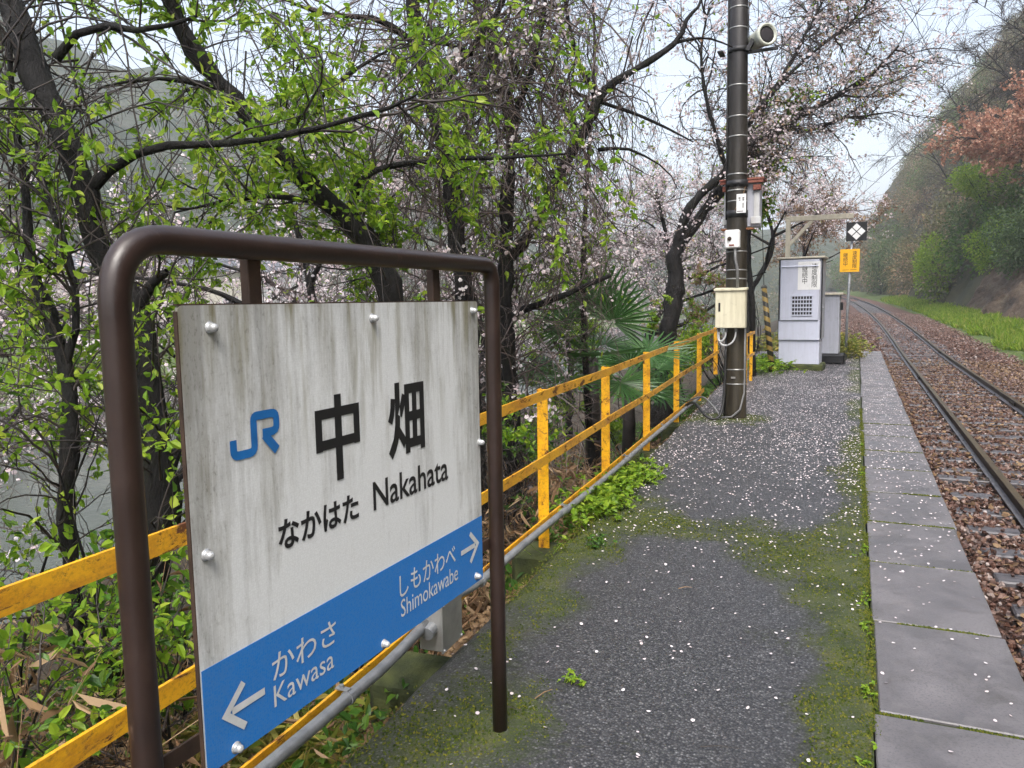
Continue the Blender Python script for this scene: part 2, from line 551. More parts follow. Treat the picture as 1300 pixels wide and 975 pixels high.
MAT['hillsoil'] = make_ground('hill_soil', [(.3, (.025, .028, .014)), (.5, (.05, .052, .025)), (.7, (.085, .075, .04))], .4, 3)
MAT['mountain'] = make_ground('mountain_forest', [(.3, (.022, .036, .020)), (.5, (.045, .062, .034)), (.7, (.10, .095, .065))], .06, .35, .9, 1, 1.5)
MAT['grassy'] = make_ground('grass_ground', [(.3, (.045, .07, .018)), (.5, (.08, .12, .028)), (.7, (.13, .15, .045))], 1.2, 12)
MAT['road'] = plain('far_road_asphalt', (.13, .13, .14), .6)
MAT['concrete'] = two_tone('rough_concrete', (.075, .07, .062), (.17, .16, .145), 7, .7, .5, 50)
MAT['mossy'] = two_tone('mossy_concrete', (.020, .028, .008), (.065, .075, .02), 9, .9, .8, 60)
MAT['wallstone'] = make_wall_stone('stone_revetment')
MAT['water'] = make_water()
MAT['stripe'] = make_stripe()
MAT['cable'] = plain('grey_cable', (.17, .17, .17), .45)
MAT['cable_dark'] = plain('black_cable', (.018, .018, .018), .5)
MAT['signyellow'] = make_dirty_paint('yellow_sign_face', (.85, .42, .008), (.6, .33, .02), .3)
MAT['paper'] = make_dirty_paint('white_notice', (.74, .74, .74), (.5, .5, .48), .3)
MAT['black_face'] = plain('black_sign_face', (.010, .010, .012), .4)
MAT['wood_pale'] = make_dirty_paint('pale_beam_paint', (.62, .57, .46), (.36, .32, .24), .5)
MAT['house_wall'] = make_dirty_paint('house_wall', (.52, .49, .42), (.36, .33, .27), .4)
MAT['house_grey'] = make_dirty_paint('grey_house_wall', (.36, .36, .36), (.22, .22, .2), .4)
MAT['tile'] = two_tone('roof_tile', (.07, .075, .085), (.13, .135, .15), 3, .45, .4, 10)
MAT['teal'] = plain('teal_roof', (.06, .27, .26), .5)
MAT['glass'] = plain('window_glass', (.03, .035, .04), .08)
MAT['petal'] = leaf_mat('fallen_petal', [(0, (.66, .56, .58)), (.6, (.80, .74, .75)), (1, (.70, .58, .56))], .2)
MAT['leaf_bright'] = leaf_mat('spring_leaf', [(0, (.095, .195, .014)), (.4, (.18, .330, .020)), (.75, (.29, .44, .030)), (1, (.43, .52, .06))], .55)
MAT['leaf_mid'] = leaf_mat('shrub_leaf', [(0, (.030, .085, .012)), (.5, (.060, .145, .018)), (1, (.13, .23, .03))], .35)
MAT['leaf_lime'] = leaf_mat('lime_leaf', [(0, (.10, .20, .012)), (.5, (.19, .32, .02)), (1, (.32, .42, .04))], .45)
MAT['leaf_dark'] = leaf_mat('evergreen_leaf', [(0, (.026, .058, .018)), (.6, (.055, .105, .030)), (1, (.11, .16, .05))], .2)
MAT['leaf_olive'] = leaf_mat('olive_leaf', [(0, (.075, .078, .028)), (.5, (.14, .13, .05)), (1, (.23, .20, .09))], .3)
MAT['leaf_red'] = leaf_mat('red_maple_leaf', [(0, (.36, .15, .095)), (.5, (.54, .28, .19)), (1, (.62, .42, .30))], .35)
MAT['leaf_orange'] = leaf_mat('bronze_new_leaf', [(0, (.20, .11, .065)), (.5, (.33, .21, .13)), (1, (.42, .33, .22))], .35)
MAT['leaf_dry'] = leaf_mat('dry_leaf', [(0, (.075, .042, .020)), (.5, (.16, .096, .048)), (1, (.30, .20, .11))], .2, .6)
MAT['leaf_palm'] = leaf_mat('palm_leaf', [(0, (.035, .095, .022)), (.6, (.060, .150, .036)), (1, (.11, .21, .07))], .3, .35)
MAT['blossom'] = leaf_mat('cherry_blossom', [(0, (.66, .52, .54)), (.5, (.80, .70, .72)), (1, (.86, .82, .83))], .4, .6, .2)
MAT['grass'] = leaf_mat('verge_grass', [(0, (.09, .16, .014)), (.45, (.17, .29, .022)), (.8, (.27, .36, .04)), (1, (.36, .34, .09))], .45)
MAT['straw'] = leaf_mat('dry_straw', [(0, (.15, .085, .045)), (.5, (.28, .17, .09)), (1, (.42, .30, .18))], .2, .6)
MAT['weed'] = leaf_mat('yellowing_weed', [(0, (.10, .15, .02)), (.5, (.22, .24, .04)), (1, (.36, .28, .07))], .35)
MAT['moss_tuft'] = leaf_mat('moss_tuft', [(0, (.035, .055, .010)), (.6, (.085, .110, .018)), (1, (.17, .16, .025))], .2, .9, .1)
MAT['woodstuff'] = leaf_mat('hill_wood', [(0, (.055, .075, .028)), (.35, (.10, .115, .045)), (.7, (.16, .15, .075)), (1, (.24, .19, .13))], .25, .7)

# ------------------------------------------------------------------ ground shape
def fence_x(y): return -1.44 - .054 * y
def edge_x(y): return -1.33 - .054 * y
def bend(y):
    y = np.asarray(y, float)
    d = np.clip(y - 25, 0, None)
    return np.where(d < 100, -d ** 2 / 2260., -(10000 + 200 * (d - 100)) / 2260.)
def rise(y):
    y = np.asarray(y, float)
    d = np.clip(y - 24, 0, None)
    return np.where(d < 8, .021 * d * d / 16., .021 * (d - 4))

def left_z(x, y):
    d = np.clip(edge_x(y) - x, 0, None)
    z = -.10 - 5.5 * (1 - np.exp(-d / 6.5))
    z = z + (fbm(x * .8, y * .8, 4, 3) - .5) * .5 * np.clip(d / 1.5, 0, 1)
    return z

def grid_mesh(name, xs, ys, zf, mat, smooth=True):
    X, Y = np.meshgrid(xs, ys)
    XX, YY, ZZ = zf(X, Y)
    V = np.stack([XX, YY, ZZ], -1).reshape(-1, 3)
    nx, ny = len(xs), len(ys)
    i = (np.arange(ny - 1)[:, None] * nx + np.arange(nx - 1)[None]).ravel()
    F = np.stack([i, i + 1, i + nx + 1, i + nx], 1)
    return np_mesh(name, V, F, mat, smooth)

# the widest sheet: valley floor out to the horizon
g = link('ground', grid_mesh('ground', np.linspace(-900, 900, 40), np.linspace(-600, 1300, 40), lambda X, Y: (X, Y, -7.5 + 0 * X), MAT['soil']), kind='structure')

# bank falling from the platform to the river
def _bank(X, Y):
    xx = edge_x(Y) - X          # X is the distance out from the platform edge
    return xx, Y, left_z(xx, Y)
ds = np.concatenate([np.linspace(0, 4, 50), np.linspace(4.2, 22, 50)])
link('river_bank', grid_mesh('river_bank', ds, np.concatenate([np.linspace(-12, 16, 150), np.linspace(16.5, 140, 120)]), _bank, MAT['soil']), kind='structure')
link('river', grid_mesh('river', np.linspace(-39, -12, 10), np.linspace(-60, 400, 60), lambda X, Y: (X, Y, -5.0 + 0 * X), MAT['water']), kind='structure')
link('far_bank', grid_mesh('far_bank', np.linspace(-57, -37.6, 24), np.linspace(-60, 400, 120), lambda X, Y: (X, Y, -3.35 + (-37.6 - X) * .145 + .3 * (fbm(X * .3, Y * .3, 3, 8) - .5)), MAT['grassy']), kind='structure')
link('far_road', grid_mesh('far_road', np.linspace(-63, -56.9, 4), np.linspace(-60, 400, 80), lambda X, Y: (X, Y, -.45 + 0 * X), MAT['road']), kind='structure')
w = MB(); w.box((-37.45, 170, -4.4), (.5, 460, 2.3), bev=.05)
tag(w.build('river_wall', MAT['wallstone']), 'long grey stone wall along the far side of the river', 'wall')
w = MB(); w.box((-63.4, 170, .4), (.5, 460, 1.9), bev=.05)
tag(w.build('roadside_wall', MAT['wallstone']), 'grey stone wall behind the far road across the river', 'wall')

def mtn(X, Y):
    s = np.clip((-X - 78) / 150, 0, 1); s = s * s * (3 - 2 * s)
    hgt = 82 * s
    n1 = fbm(X * .018, Y * .018, 4, 21); n2 = fbm(X * .12, Y * .12, 3, 5)
    return X, Y, .9 + (hgt * (.72 + .5 * n1) + 4.5 * (n2 - .5) * np.clip(hgt / 6, 0, 1)) - 1.5 * (hgt < .1)
link('mountain', grid_mesh('mountain', np.linspace(-330, -63.7, 120), np.linspace(-90, 420, 220), mtn, MAT['mountain']), kind='structure')
def far_hill_z(X, Y):
    q = np.clip((Y - 175) / 160, 0, 1); q = q * q * (3 - 2 * q)
    hgt = 34 * q * np.clip((45 - X) / 60, .25, 1)
    return X, Y, -6 + hgt * (.75 + .5 * fbm(X * .018, Y * .018, 4, 25)) + 4 * (fbm(X * .12, Y * .12, 3, 6) - .5)
link('far_hill', grid_mesh('far_hill', np.linspace(-120, 90, 100), np.linspace(175, 430, 100), far_hill_z, MAT['mountain']), kind='structure')

# railway side: ballast bed, grass verge, cutting
def _bed(X, Y):
    z = -.60 + rise(Y) + .03 * (fbm(X * 3, Y * 3, 3, 2) - .5)
    z = z - .10 * np.clip((X - 3.3) / 1.2, 0, 1) + np.where(X < .9, .04 * (.9 - X), 0)
    return X + bend(Y), Y, z
yb = np.concatenate([np.linspace(-12, 30, 140), np.linspace(30.6, 170, 140)])
link('track_bed', grid_mesh('track_bed', np.linspace(.42, 4.9, 40), yb, _bed, MAT['bed']), kind='structure')
def _bed_left(X, Y):     # ballast shoulder left of the track past the platform end
    u = (.45 - X)
    xw = np.where(u < 0, X, .45 - u)
    z = -.60 + rise(Y) + .05 * np.clip(u, 0, 1) * 6 * np.clip((34 - Y) / 10, 0, 1) + .02 * (fbm(X * 3, Y * 3, 3, 2) - .5)
    return xw + bend(Y), Y, z - .004
link('track_shoulder', grid_mesh('track_shoulder', np.linspace(-3.2, .6, 30), np.linspace(20.6, 170, 200), _bed_left, MAT['bed']), kind='structure')
def _verge(X, Y):
    n = .25 * (fbm(Y * .5 + 9, X * .5, 3, 14) - .5)
    return X + bend(Y) + .3 * n, Y, -.69 + rise(Y) + np.clip((X - 4.5) * .13, 0, 1) + .14 * (fbm(X * 1.5, Y * 1.5, 3, 4) - .3) * np.clip((X - 4.5) * 2, 0, 1)
link('grass_verge', grid_mesh('grass_verge', np.linspace(4.45, 7.6, 26), yb, _verge, MAT['grassy']), kind='structure')
def cut_z(u):
    return np.where(u < 4.2, 1.45 * u, 6.1 + np.where(u < 14, 2.0 * (u - 4.2), 19.6 + 1.4 * (u - 14)))
def _cut(U, Y):
    n = fbm(U * .55 + 3, Y * .35, 5, 31); n2 = fbm(U * 2.2, Y * 1.3, 4, 33)
    x = 6.9 + U + bend(Y) - 1.5 * (n - .5) - .5 * (n2 - .5)
    z = -.45 + rise(Y) + cut_z(U) + .6 * (n2 - .5) * np.clip(U, 0, 1)
    return x, Y, z
link('cutting_rock_face', grid_mesh('cutting_rock_face', np.linspace(0, 5, 40), np.linspace(-10, 60, 220), _cut, MAT['rock']), kind='structure')
link('hillside', grid_mesh('hillside', np.concatenate([np.linspace(4.6, 60, 60)]), np.linspace(-10, 240, 180), _cut, MAT['hillsoil']), kind='structure')
link('hillside_foot', grid_mesh('hillside_foot', np.linspace(0, 4.9, 24), np.linspace(59.9, 240, 150), _cut, MAT['hillsoil']), kind='structure')
#@@SETTING_END

# ------------------------------------------------------------------ platform
PEND = 21.2
def moss_mask(X, Y):
    def blob(cx, cy, rx, ry, a=1.0):
        return a * np.exp(-(((X - cx) / rx) ** 2 + ((Y - cy) / ry) ** 2))
    e = X - edge_x(Y)
    n = fbm(X * 1.7, Y * 1.1, 5, 41); n2 = fbm(X * 5, Y * 4, 4, 42)
    m = .95 * np.exp(-((X - .03) / (.07 + .24 * fbm(Y * .9, Y * 0, 3, 44))) ** 2)
    m = m + .75 * np.exp(-(e / .33) ** 2) * np.clip((10.5 - Y) / 3, .15, 1)
    m = m + blob(-.85, 4.75, .75, .42, .75) + blob(-.28, 4.35, .28, .55, .9) + blob(-.22, 2.9, .2, .8, .42)
    m = m + blob(-.98, 2.2, .36, .34, 1.0) + blob(-1.15, 3.3, .28, .8, .5) + blob(-.6, 1.9, .3, .3, .45) + blob(-1.3, 9.2, .55, .5, .95)
    m = m + blob(-1.35, 4.3, .4, .9, .5)
    return np.clip(m * (.15 + 1.35 * n) + .75 * (n2 - .5) - .12 + .3 * (n - .5), 0, 1.1)
xs = np.linspace(0, 1, 76)
ys = np.concatenate([np.linspace(-3, 9, 400), np.linspace(9.05, PEND, 200)])
T, YY = np.meshgrid(xs, ys)
ee = edge_x(YY) + .10 * (fbm(YY * 1.6, YY * 0 + 3, 4, 51) - .5)
XX = ee + T * (.088 - ee)
mm = moss_mask(XX, YY)
ZZ = .012 * (fbm(XX * 1.5, YY * 1.5, 3, 52) - .5) * np.clip(T * 6, 0, 1) * np.clip((1 - T) * 6, 0, 1) + .010 * np.clip(mm, 0, 1) * vnoise(XX * 22, YY * 22, 6) - .006
ZZ -= .05 * np.clip(1 - T * 16, 0, 1) ** 2
nx, ny = len(xs), len(ys)
Vp = np.stack([XX, YY, ZZ], -1).reshape(-1, 3)
ii = (np.arange(ny - 1)[:, None] * nx + np.arange(nx - 1)[None]).ravel()
Fp = np.stack([ii, ii + 1, ii + nx + 1, ii + nx], 1)
# skirts: left side and far end
sk = np.stack([ee[:, 0] - .04, ys, np.full(ny, -.6)], 1)
b0 = len(Vp); jj = np.arange(ny - 1)
Fs = np.stack([jj * nx, (jj + 1) * nx, b0 + jj + 1, b0 + jj], 1)
last = (ny - 1) * nx + np.arange(nx)
sk2 = Vp[last] * [1, 1, 0] + [0, .05, -.7]
b1 = b0 + ny; kk = np.arange(nx - 1)
Fe = np.stack([last[:-1], last[1:], b1 + kk + 1, b1 + kk], 1)
pm = np_mesh('platform', np.concatenate([Vp, sk, sk2]), [np.concatenate([Fp, Fs, Fe])], MAT['asphalt'], True)
att = pm.attributes.new('moss', 'FLOAT', 'POINT')
att.data.foreach_set('value', np.concatenate([mm.ravel(), np.full(len(sk) + len(sk2), .6)]).astype(np.float32))
platform = link('platform', pm, kind='structure')

# edge slabs, one by one, on a wall above the ballast
edge = empty('platform_edge', (0, 0, 0), kind='structure')
wallm = MB(); wallm.box((.285, 9.1, -.48), (.40, 24.2, .72), bev=.02); wallm.build('edge_wall', MAT['concrete'], edge)
mj = MB(); mj.box((.335, 9.1, -.058), (.478, 24.18, .105), bev=.004); mj.build('joint_bedding', MAT['mossy'], edge)
bb = MB(); bb.box((0, 0, 0), (.485, .812, .12), bev=.004)
slab0 = None
y = -3.7 + .0
k = 0
ysl = 2.744 - .817 * 7
while ysl < PEND - .3:
    if slab0 is None:
        o = bb.build('edge_slab', MAT['slab'], edge); slab0 = o
    else:
        o = link('edge_slab', slab0.data, edge)
    o.location = (.342 + rng.normal(0, .004), ysl + .4085, -.058 + rng.normal(0, .0025))
    o.rotation_euler = (rng.normal(0, .003), rng.normal(0, .004), rng.normal(0, .004))
    o.scale = (1 + rng.normal(0, .008), .981 + rng.normal(0, .004), 1)
    ysl += .817 + .0

# fallen cherry petals
def flat_bits(P, size, aspect=.75, tilt=.25, curl=.25):
    """small curved ovals lying on a surface: 6 vertices, 2 quads"""
    N = len(P)
    th = rng.uniform(0, 2 * np.pi, N)
    nrm = unit(np.stack([rng.normal(0, tilt, N), rng.normal(0, tilt, N), np.ones(N)], 1))
    a = np.stack([np.cos(th), np.sin(th), np.zeros(N)], 1)
    a = unit(a - nrm * (a * nrm).sum(1, keepdims=True)); b = np.cross(nrm, a)
    L = (size * rng.uniform(.7, 1.25, N))[:, None]; W = L * aspect
    c = curl * L
    v = np.stack([P - a * L * .5 + nrm * c * .5, P - a * L * .18 - b * W * .5 + nrm * c * .3, P + a * L * .25 - b * W * .5 + nrm * c * .3,
                  P + a * L * .5 + nrm * c * .5, P + a * L * .25 + b * W * .5 + nrm * c * .3, P - a * L * .18 + b * W * .5 + nrm * c * .3], 1)
    i = np.arange(N)[:, None] * 6
    F = np.concatenate([i + [0, 1, 2, 3], i + [0, 3, 4, 5]])
    return v.reshape(-1, 3), F
def petal_field(n, x0, x1, y0, y1, dens):
    X = rng.uniform(0, 1, n); Y = rng.uniform(y0, y1, n)
    X = (edge_x(Y) + .03 if x0 is None else x0) + X * (x1 - (edge_x(Y) + .03 if x0 is None else x0))
    keep = rng.uniform(0, 1, n) < dens(X, Y)
    return np.stack([X, Y], 1)[keep]
def dens_platform(X, Y):
    d = np.clip((Y - 3.2) / 4.2, .05, 1) * (.15 + 1.2 * fbm(X * 1.8, Y * 1.1, 4, 61)) * np.clip(1.4 - .5 * moss_mask(X, Y), .3, 1)
    return d * np.where(Y > 5.2, 1.0, .75)
pp = petal_field(34000, None, .07, 1.2, PEND, dens_platform)
ps = petal_field(3800, .12, .56, 2.0, PEND, lambda X, Y: np.clip((Y - 3.5) / 4, .10, 1))
PP = np.concatenate([np.column_stack([pp, np.full(len(pp), .0055)]), np.column_stack([ps, np.full(len(ps), .0075)])])
V, F = flat_bits(PP, .0138)
link('petals', np_mesh('petals', V, F, MAT['petal']), kind='stuff')
bpy.data.objects['petals']['label'] = 'white cherry petals scattered over the wet platform'

# moss cushions on the nearer asphalt and in the slab joints
n = 170000
X = rng.uniform(0, 1, n); Y = 1.2 + 8.5 * rng.uniform(0, 1, n) ** 1.4
X = edge_x(Y) + X * (.085 - edge_x(Y))
mk = moss_mask(X, Y) + .35 * (fbm(X * 9, Y * 9, 3, 71) - .5)
keep = rng.uniform(.42, 1.3, n) < mk
X, Y = X[keep], Y[keep]
jy = (2.744 + .817 * rng.integers(-1, 9, 5000)) + rng.normal(0, .006, 5000); jx = rng.uniform(.10, .575, 5000)
kj = vnoise(jx * 7, jy * 3, 15) > .25
sy_ = 1.5 + 9 * rng.uniform(0, 1, 6000) ** 1.3; sx_ = .088 + rng.normal(0, .012, 6000)
ks = vnoise(sy_ * 4, sx_ * 0, 16) > .3
X = np.concatenate([X, jx[kj], sx_[ks]]); Y = np.concatenate([Y, jy[kj], sy_[ks]])
N = len(X)
B = np.stack([X, Y, np.full(N, -.002)], 1)
rr = rng.uniform(.0035, .007, N)[:, None]; hh = rng.uniform(.003, .0085, N)
th = rng.uniform(0, 6.28, N)
tri = [B + rr * np.stack([np.cos(th + q), np.sin(th + q), np.zeros(N)], 1) for q in (0, 2.094, 4.189)]
top = B + np.stack([rng.normal(0, .002, N), rng.normal(0, .002, N), hh], 1)
V = np.stack(tri + [top], 1).reshape(-1, 3); i = np.arange(N)[:, None] * 4
tag(link('moss', np_mesh('moss', V, np.concatenate([i + [0, 1, 3], i + [1, 2, 3], i + [2, 0, 3]]), MAT['moss_tuft']), kind='stuff'), 'low olive moss cushions on the platform')

# ------------------------------------------------------------------ track
track = empty('railway_track', (0, 0, 0), kind='structure')
GX = (1.378, 2.535)
def track_pt(x, y, z): return np.array([x + float(bend(y)), y, z + float(rise(y))])
prof = [(-.061, 0), (.061, 0), (.061, .010), (.014, .022), (.009, .032), (.009, .086), (.030, .094), (.0315, .117), (.026, .122), (-.026, .122), (-.0315, .117), (-.030, .094), (-.009, .086), (-.009, .032), (-.014, .022), (-.061, .010)]
yr = np.concatenate([np.linspace(-10, 24, 20), np.linspace(25, 180, 110)])
for gx in GX:
    V, F = [], []
    for y in yr:
        c = track_pt(gx, y, -.42 - .122)
        V += [(c[0] + a, c[1], c[2] + b) for a, b in prof]
    m_ = len(prof)
    for i in range(len(yr) - 1):
        for k in range(m_):
            F.append((i * m_ + k, i * m_ + (k + 1) % m_, (i + 1) * m_ + (k + 1) % m_, (i + 1) * m_ + k))
    me = bpy.data.meshes.new('rail'); me.from_pydata(V, [], F)
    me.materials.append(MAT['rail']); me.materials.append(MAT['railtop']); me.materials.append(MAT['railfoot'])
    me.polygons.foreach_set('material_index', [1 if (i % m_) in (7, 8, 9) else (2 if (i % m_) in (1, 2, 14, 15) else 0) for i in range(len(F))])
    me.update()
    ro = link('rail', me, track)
    for yj in (20.0 if gx < 2 else 28.5, 15.6 if gx > 2 else 5.0):
        j = MB()
        c = track_pt(gx, yj, -.42)
        for s in (-1, 1):
            j.box((c[0] + s * .022, c[1], c[2] - .065), (.022, .46, .060), bev=.004)
            for dy in (-.15, -.05, .05, .15):
                j.lathe((c[0] + s * .033, c[1] + dy, c[2] - .065), (s, 0, 0), [(.014, 0), (.014, .016)], 6)
        j.build('joint_bar', MAT['rail'], ro)
sb = MB(); sb.box((0, 0, 0), (2.1, .20, .14), bev=.012)
s0 = None
ysl = 3.62
plate = MB()
for s in (0, 1):
    gx = GX[s] - (GX[0] + GX[1]) / 2
    plate.box((gx, 0, .0745), (.20, .15, .010), bev=.002)
    for dx in (-.078, .078):
        plate.lathe((gx + dx, .045 * (1 if dx > 0 else -1), .079), (0, 0, 1), [(.016, 0), (.016, .014), (.010, .022)], 8)
plate_me = None
while ysl < 95:
    if s0 is None:
        o = sb.build('sleeper', MAT['sleeper'], track); s0 = o
    else:
        o = link('sleeper', s0.data, track)
    c = track_pt((GX[0] + GX[1]) / 2 + rng.normal(0, .03), ysl + rng.normal(0, .02), -.626 + rng.normal(0, .006))
    o.location = tuple(c); o.rotation_euler = (0, rng.normal(0, .006), rng.normal(0, .012))
    o.scale = (1 + rng.normal(0, .012), rng.uniform(.9, 1.1), 1)
    if ysl < 45:
        if plate_me is None:
            p = plate.build('tie_plate', MAT['rail'], o); plate_me = p.data
        else:
            p = link('tie_plate', plate_me, o)
    ysl += .62

# ballast stones
def stones(P, size):
    """lumpy six-sided stones: random squashed octahedra with a cut top"""
    N = len(P)
    base = np.array([[1, 0, 0], [.3, .9, .15], [-.8, .55, -.1], [-.75, -.6, .12], [.35, -.9, -.1], [.3, .25, .62], [-.35, -.1, .66], [0, 0, -.6]])
    F0 = np.array([[0, 1, 5], [1, 2, 6], [1, 6, 5], [2, 3, 6], [3, 4, 6], [4, 0, 5], [4, 5, 6], [1, 0, 7], [2, 1, 7], [3, 2, 7], [4, 3, 7], [0, 4, 7]])
    v = base[None] * (1 + rng.uniform(-.28, .28, (N, 8, 3)))
    q = unit(rng.normal(0, 1, (N, 4))); q[:, 1:3] *= .45; q = unit(q)
    w_, x_, y_, z_ = q.T
    Rm = np.stack([1 - 2 * (y_ * y_ + z_ * z_), 2 * (x_ * y_ - z_ * w_), 2 * (x_ * z_ + y_ * w_), 2 * (x_ * y_ + z_ * w_), 1 - 2 * (x_ * x_ + z_ * z_), 2 * (y_ * z_ - x_ * w_), 2 * (x_ * z_ - y_ * w_), 2 * (y_ * z_ + x_ * w_), 1 - 2 * (x_ * x_ + y_ * y_)], 1).reshape(N, 3, 3)
    v = np.einsum('nij,nkj->nki', Rm, v) * (size[:, None, None] * .5) + P[:, None]
    F = (np.arange(N)[:, None, None] * 8 + F0[None]).reshape(-1, 3)
    return v.reshape(-1, 3), F
def ballast_pts(n, y0, y1, lo, hi):
    Y = y0 + (y1 - y0) * rng.uniform(0, 1, n) ** .8
    X = rng.uniform(lo, hi, n)
    keep = X < 1.5 + .19 * Y
    X, Y = X[keep], Y[keep]
    sp = np.abs(((Y - 3.62 + .31) % .62) - .31)
    onsl = (sp < .095) & (np.abs(X - 1.957) < 1.04)
    drop = onsl & (rng.uniform(0, 1, len(X)) < .78)
    rail = (np.abs(X - GX[0]) < .075) | (np.abs(X - GX[1]) < .075)
    k = ~(drop | rail)
    X, Y, onsl = X[k], Y[k], onsl[k]
    z = -.576 + .03 * (fbm(X * 2.5, Y * 2.5, 3, 81) - .5) + rise(Y) - .10 * np.clip((X - 3.3) / 1.2, 0, 1) + rng.uniform(-.015, .02, len(X)) + np.where(onsl, .03, 0)
    z += .05 * np.clip((.9 - X) / .4, 0, 1)
    return np.stack([X + bend(Y), Y, z], 1)
B1 = ballast_pts(66000, 2.4, 24, .47, 4.7)
B2 = ballast_pts(26000, 24, 62, -2.4, 4.8)
B2 = B2[~((B2[:, 1] < 25) & (B2[:, 0] < .5))]
V1, F1 = stones(B1, rng.uniform(.028, .060, len(B1)))
V2, F2 = stones(B2, rng.uniform(.05, .10, len(B2)))
link('ballast', np_mesh('ballast', np.concatenate([V1, V2]), np.concatenate([F1, F2 + len(V1)]), MAT['stone']), kind='stuff')
# dead leaves lying on the ballast
B3 = ballast_pts(9000, 2.4, 26, .47, 4.7); B3[:, 2] += .025
V, F = flat_bits(B3, .06, .6, .45, .3)
link('fallen_leaves', np_mesh('fallen_leaves', V, F, MAT['leaf_dry']), kind='stuff')

# ------------------------------------------------------------------ station name sign
SP = np.array([-1.035, 2.169, 0.0])
s_ang = math.atan2(1.0, .019)                 # heading of the board's left-to-right axis
sign = empty('station_name_sign', tuple(SP), 0.0, 'station name board, white over blue, hung in a brown tube frame', 'sign')
SDIR = np.array([math.cos(s_ang), math.sin(s_ang), 0.0])
SNRM = np.array([math.sin(s_ang), -math.cos(s_ang), 0.0])    # towards the platform
def sp(s, z, n=0.0): return tuple(SDIR * s + SNRM * n + np.array([0, 0, z]))   # local to the sign's base
r = .0245
path = [sp(-1.318, -.25)] + [sp(-1.318, z) for z in (.3, .8, 1.2, 1.38)] + arc(sp(-1.318, 1.40), sp(-1.318, 1.512), sp(-1.215, 1.512), 8) + [sp(-.9, 1.512), sp(-.4, 1.513)] + arc(sp(-.06, 1.513), sp(0, 1.513), sp(0, 1.45), 6) + [sp(0, 1.0), sp(0, .5), sp(0, -.15)]
m_ = MB(); m_.tube(path, r, 20); m_.build('frame', MAT['brown'], sign, True)
for s in (-1.0, -.314):
    m_ = MB()
    rot = Matrix.Rotation(s_ang, 3, 'Z')
    m_.box(sp(s, 1.02, -.022), (.036, .022, .96), rot=rot, bev=.002)
    m_.build('hanger', MAT['rustbrown'], sign)
for (s0_, s1_, z_) in ((-1.318, -1.18, .60), (-.13, 0.0, .625)):
    m_ = MB(); m_.box(sp((s0_ + s1_) / 2, z_, -.030), (abs(s1_ - s0_), .006, .035), rot=Matrix.Rotation(s_ang, 3, 'Z'), bev=.001)
    m_.build('crossbar', MAT['rustbrown'], sign)
# the board itself lives in its own flat frame: local x along, y up, z out of the face
BW, BH = 1.096, .853
BC = (-1.2 + BW / 2, .55 + BH / 2)
def board_obj(name, me, parent, n):
    o = link(name, me, parent)
    return o
bmat = Matrix(((SDIR[0], 0, SNRM[0], 0), (SDIR[1], 0, SNRM[1], 0), (0, 1, 0, 0), (0, 0, 0, 1)))
def rounded_plate(w, h, t, rad, z0=0.0, cx=0.0, cy=0.0, corners=(1, 1, 1, 1)):
    pts = []
    for (sx, sy, a0, on) in ((1, 1, 0, corners[0]), (-1, 1, 90, corners[1]), (-1, -1, 180, corners[2]), (1, -1, 270, corners[3])):
        if on:
            for k in range(6):
                a = R(a0 + 18 * k)
                pts.append((cx + sx * (w / 2 - rad) + rad * math.cos(a), cy + sy * (h / 2 - rad) + rad * math.sin(a)))
        else:
            pts.append((cx + sx * w / 2, cy + sy * h / 2))
    n_ = len(pts)
    V = [(x, y, z0) for x, y in pts] + [(x, y, z0 + t) for x, y in pts]
    F = [tuple(reversed(range(n_))), tuple(range(n_, 2 * n_))] + [(k, (k + 1) % n_, n_ + (k + 1) % n_, n_ + k) for k in range(n_)]
    return MB().add(V, F)
bo = rounded_plate(BW, BH, .008, .010).build('board', MAT['board'], sign)
bo.matrix_local = Matrix.Translation(sp(BC[0], BC[1], -.006)) @ bmat
bandh = .198
band = rounded_plate(BW - .004, bandh, .0012, .010, .0083, 0, -BH / 2 + bandh / 2 + .001, (0, 0, 1, 1)).build('blue_band', MAT['blue'], bo)
rim = MB()
for (x_, y_, w_, h_) in ((0, BH / 2 + .001, BW, .003), (-BW / 2 - .001, 0, .003, BH - .02), (BW / 2 + .001, 0, .003, BH - .02)):
    rim.box((x_, y_, .003), (w_, h_, .0085))
rim.build('rusty_rim', MAT['rustbrown'], bo)
for (s, z) in ((-1.133, 1.363), (-.640, 1.367), (-.140, 1.376), (-1.172, .957), (-.111, .978), (-1.129, .567), (-.150, .572), (-.64, .565)):
    b = MB()
    x_, y_ = s - BC[0], z - BC[1]
    b.lathe((x_, y_, .008), (0, 0, 1), [(.0115, 0), (.0115, .003), (.0085, .0032), (.0088, .009), (.0072, .015), (.0036, .0185), (.0005, .0195)], 14)
    b.build('bolt', MAT['bolt'], bo, True)

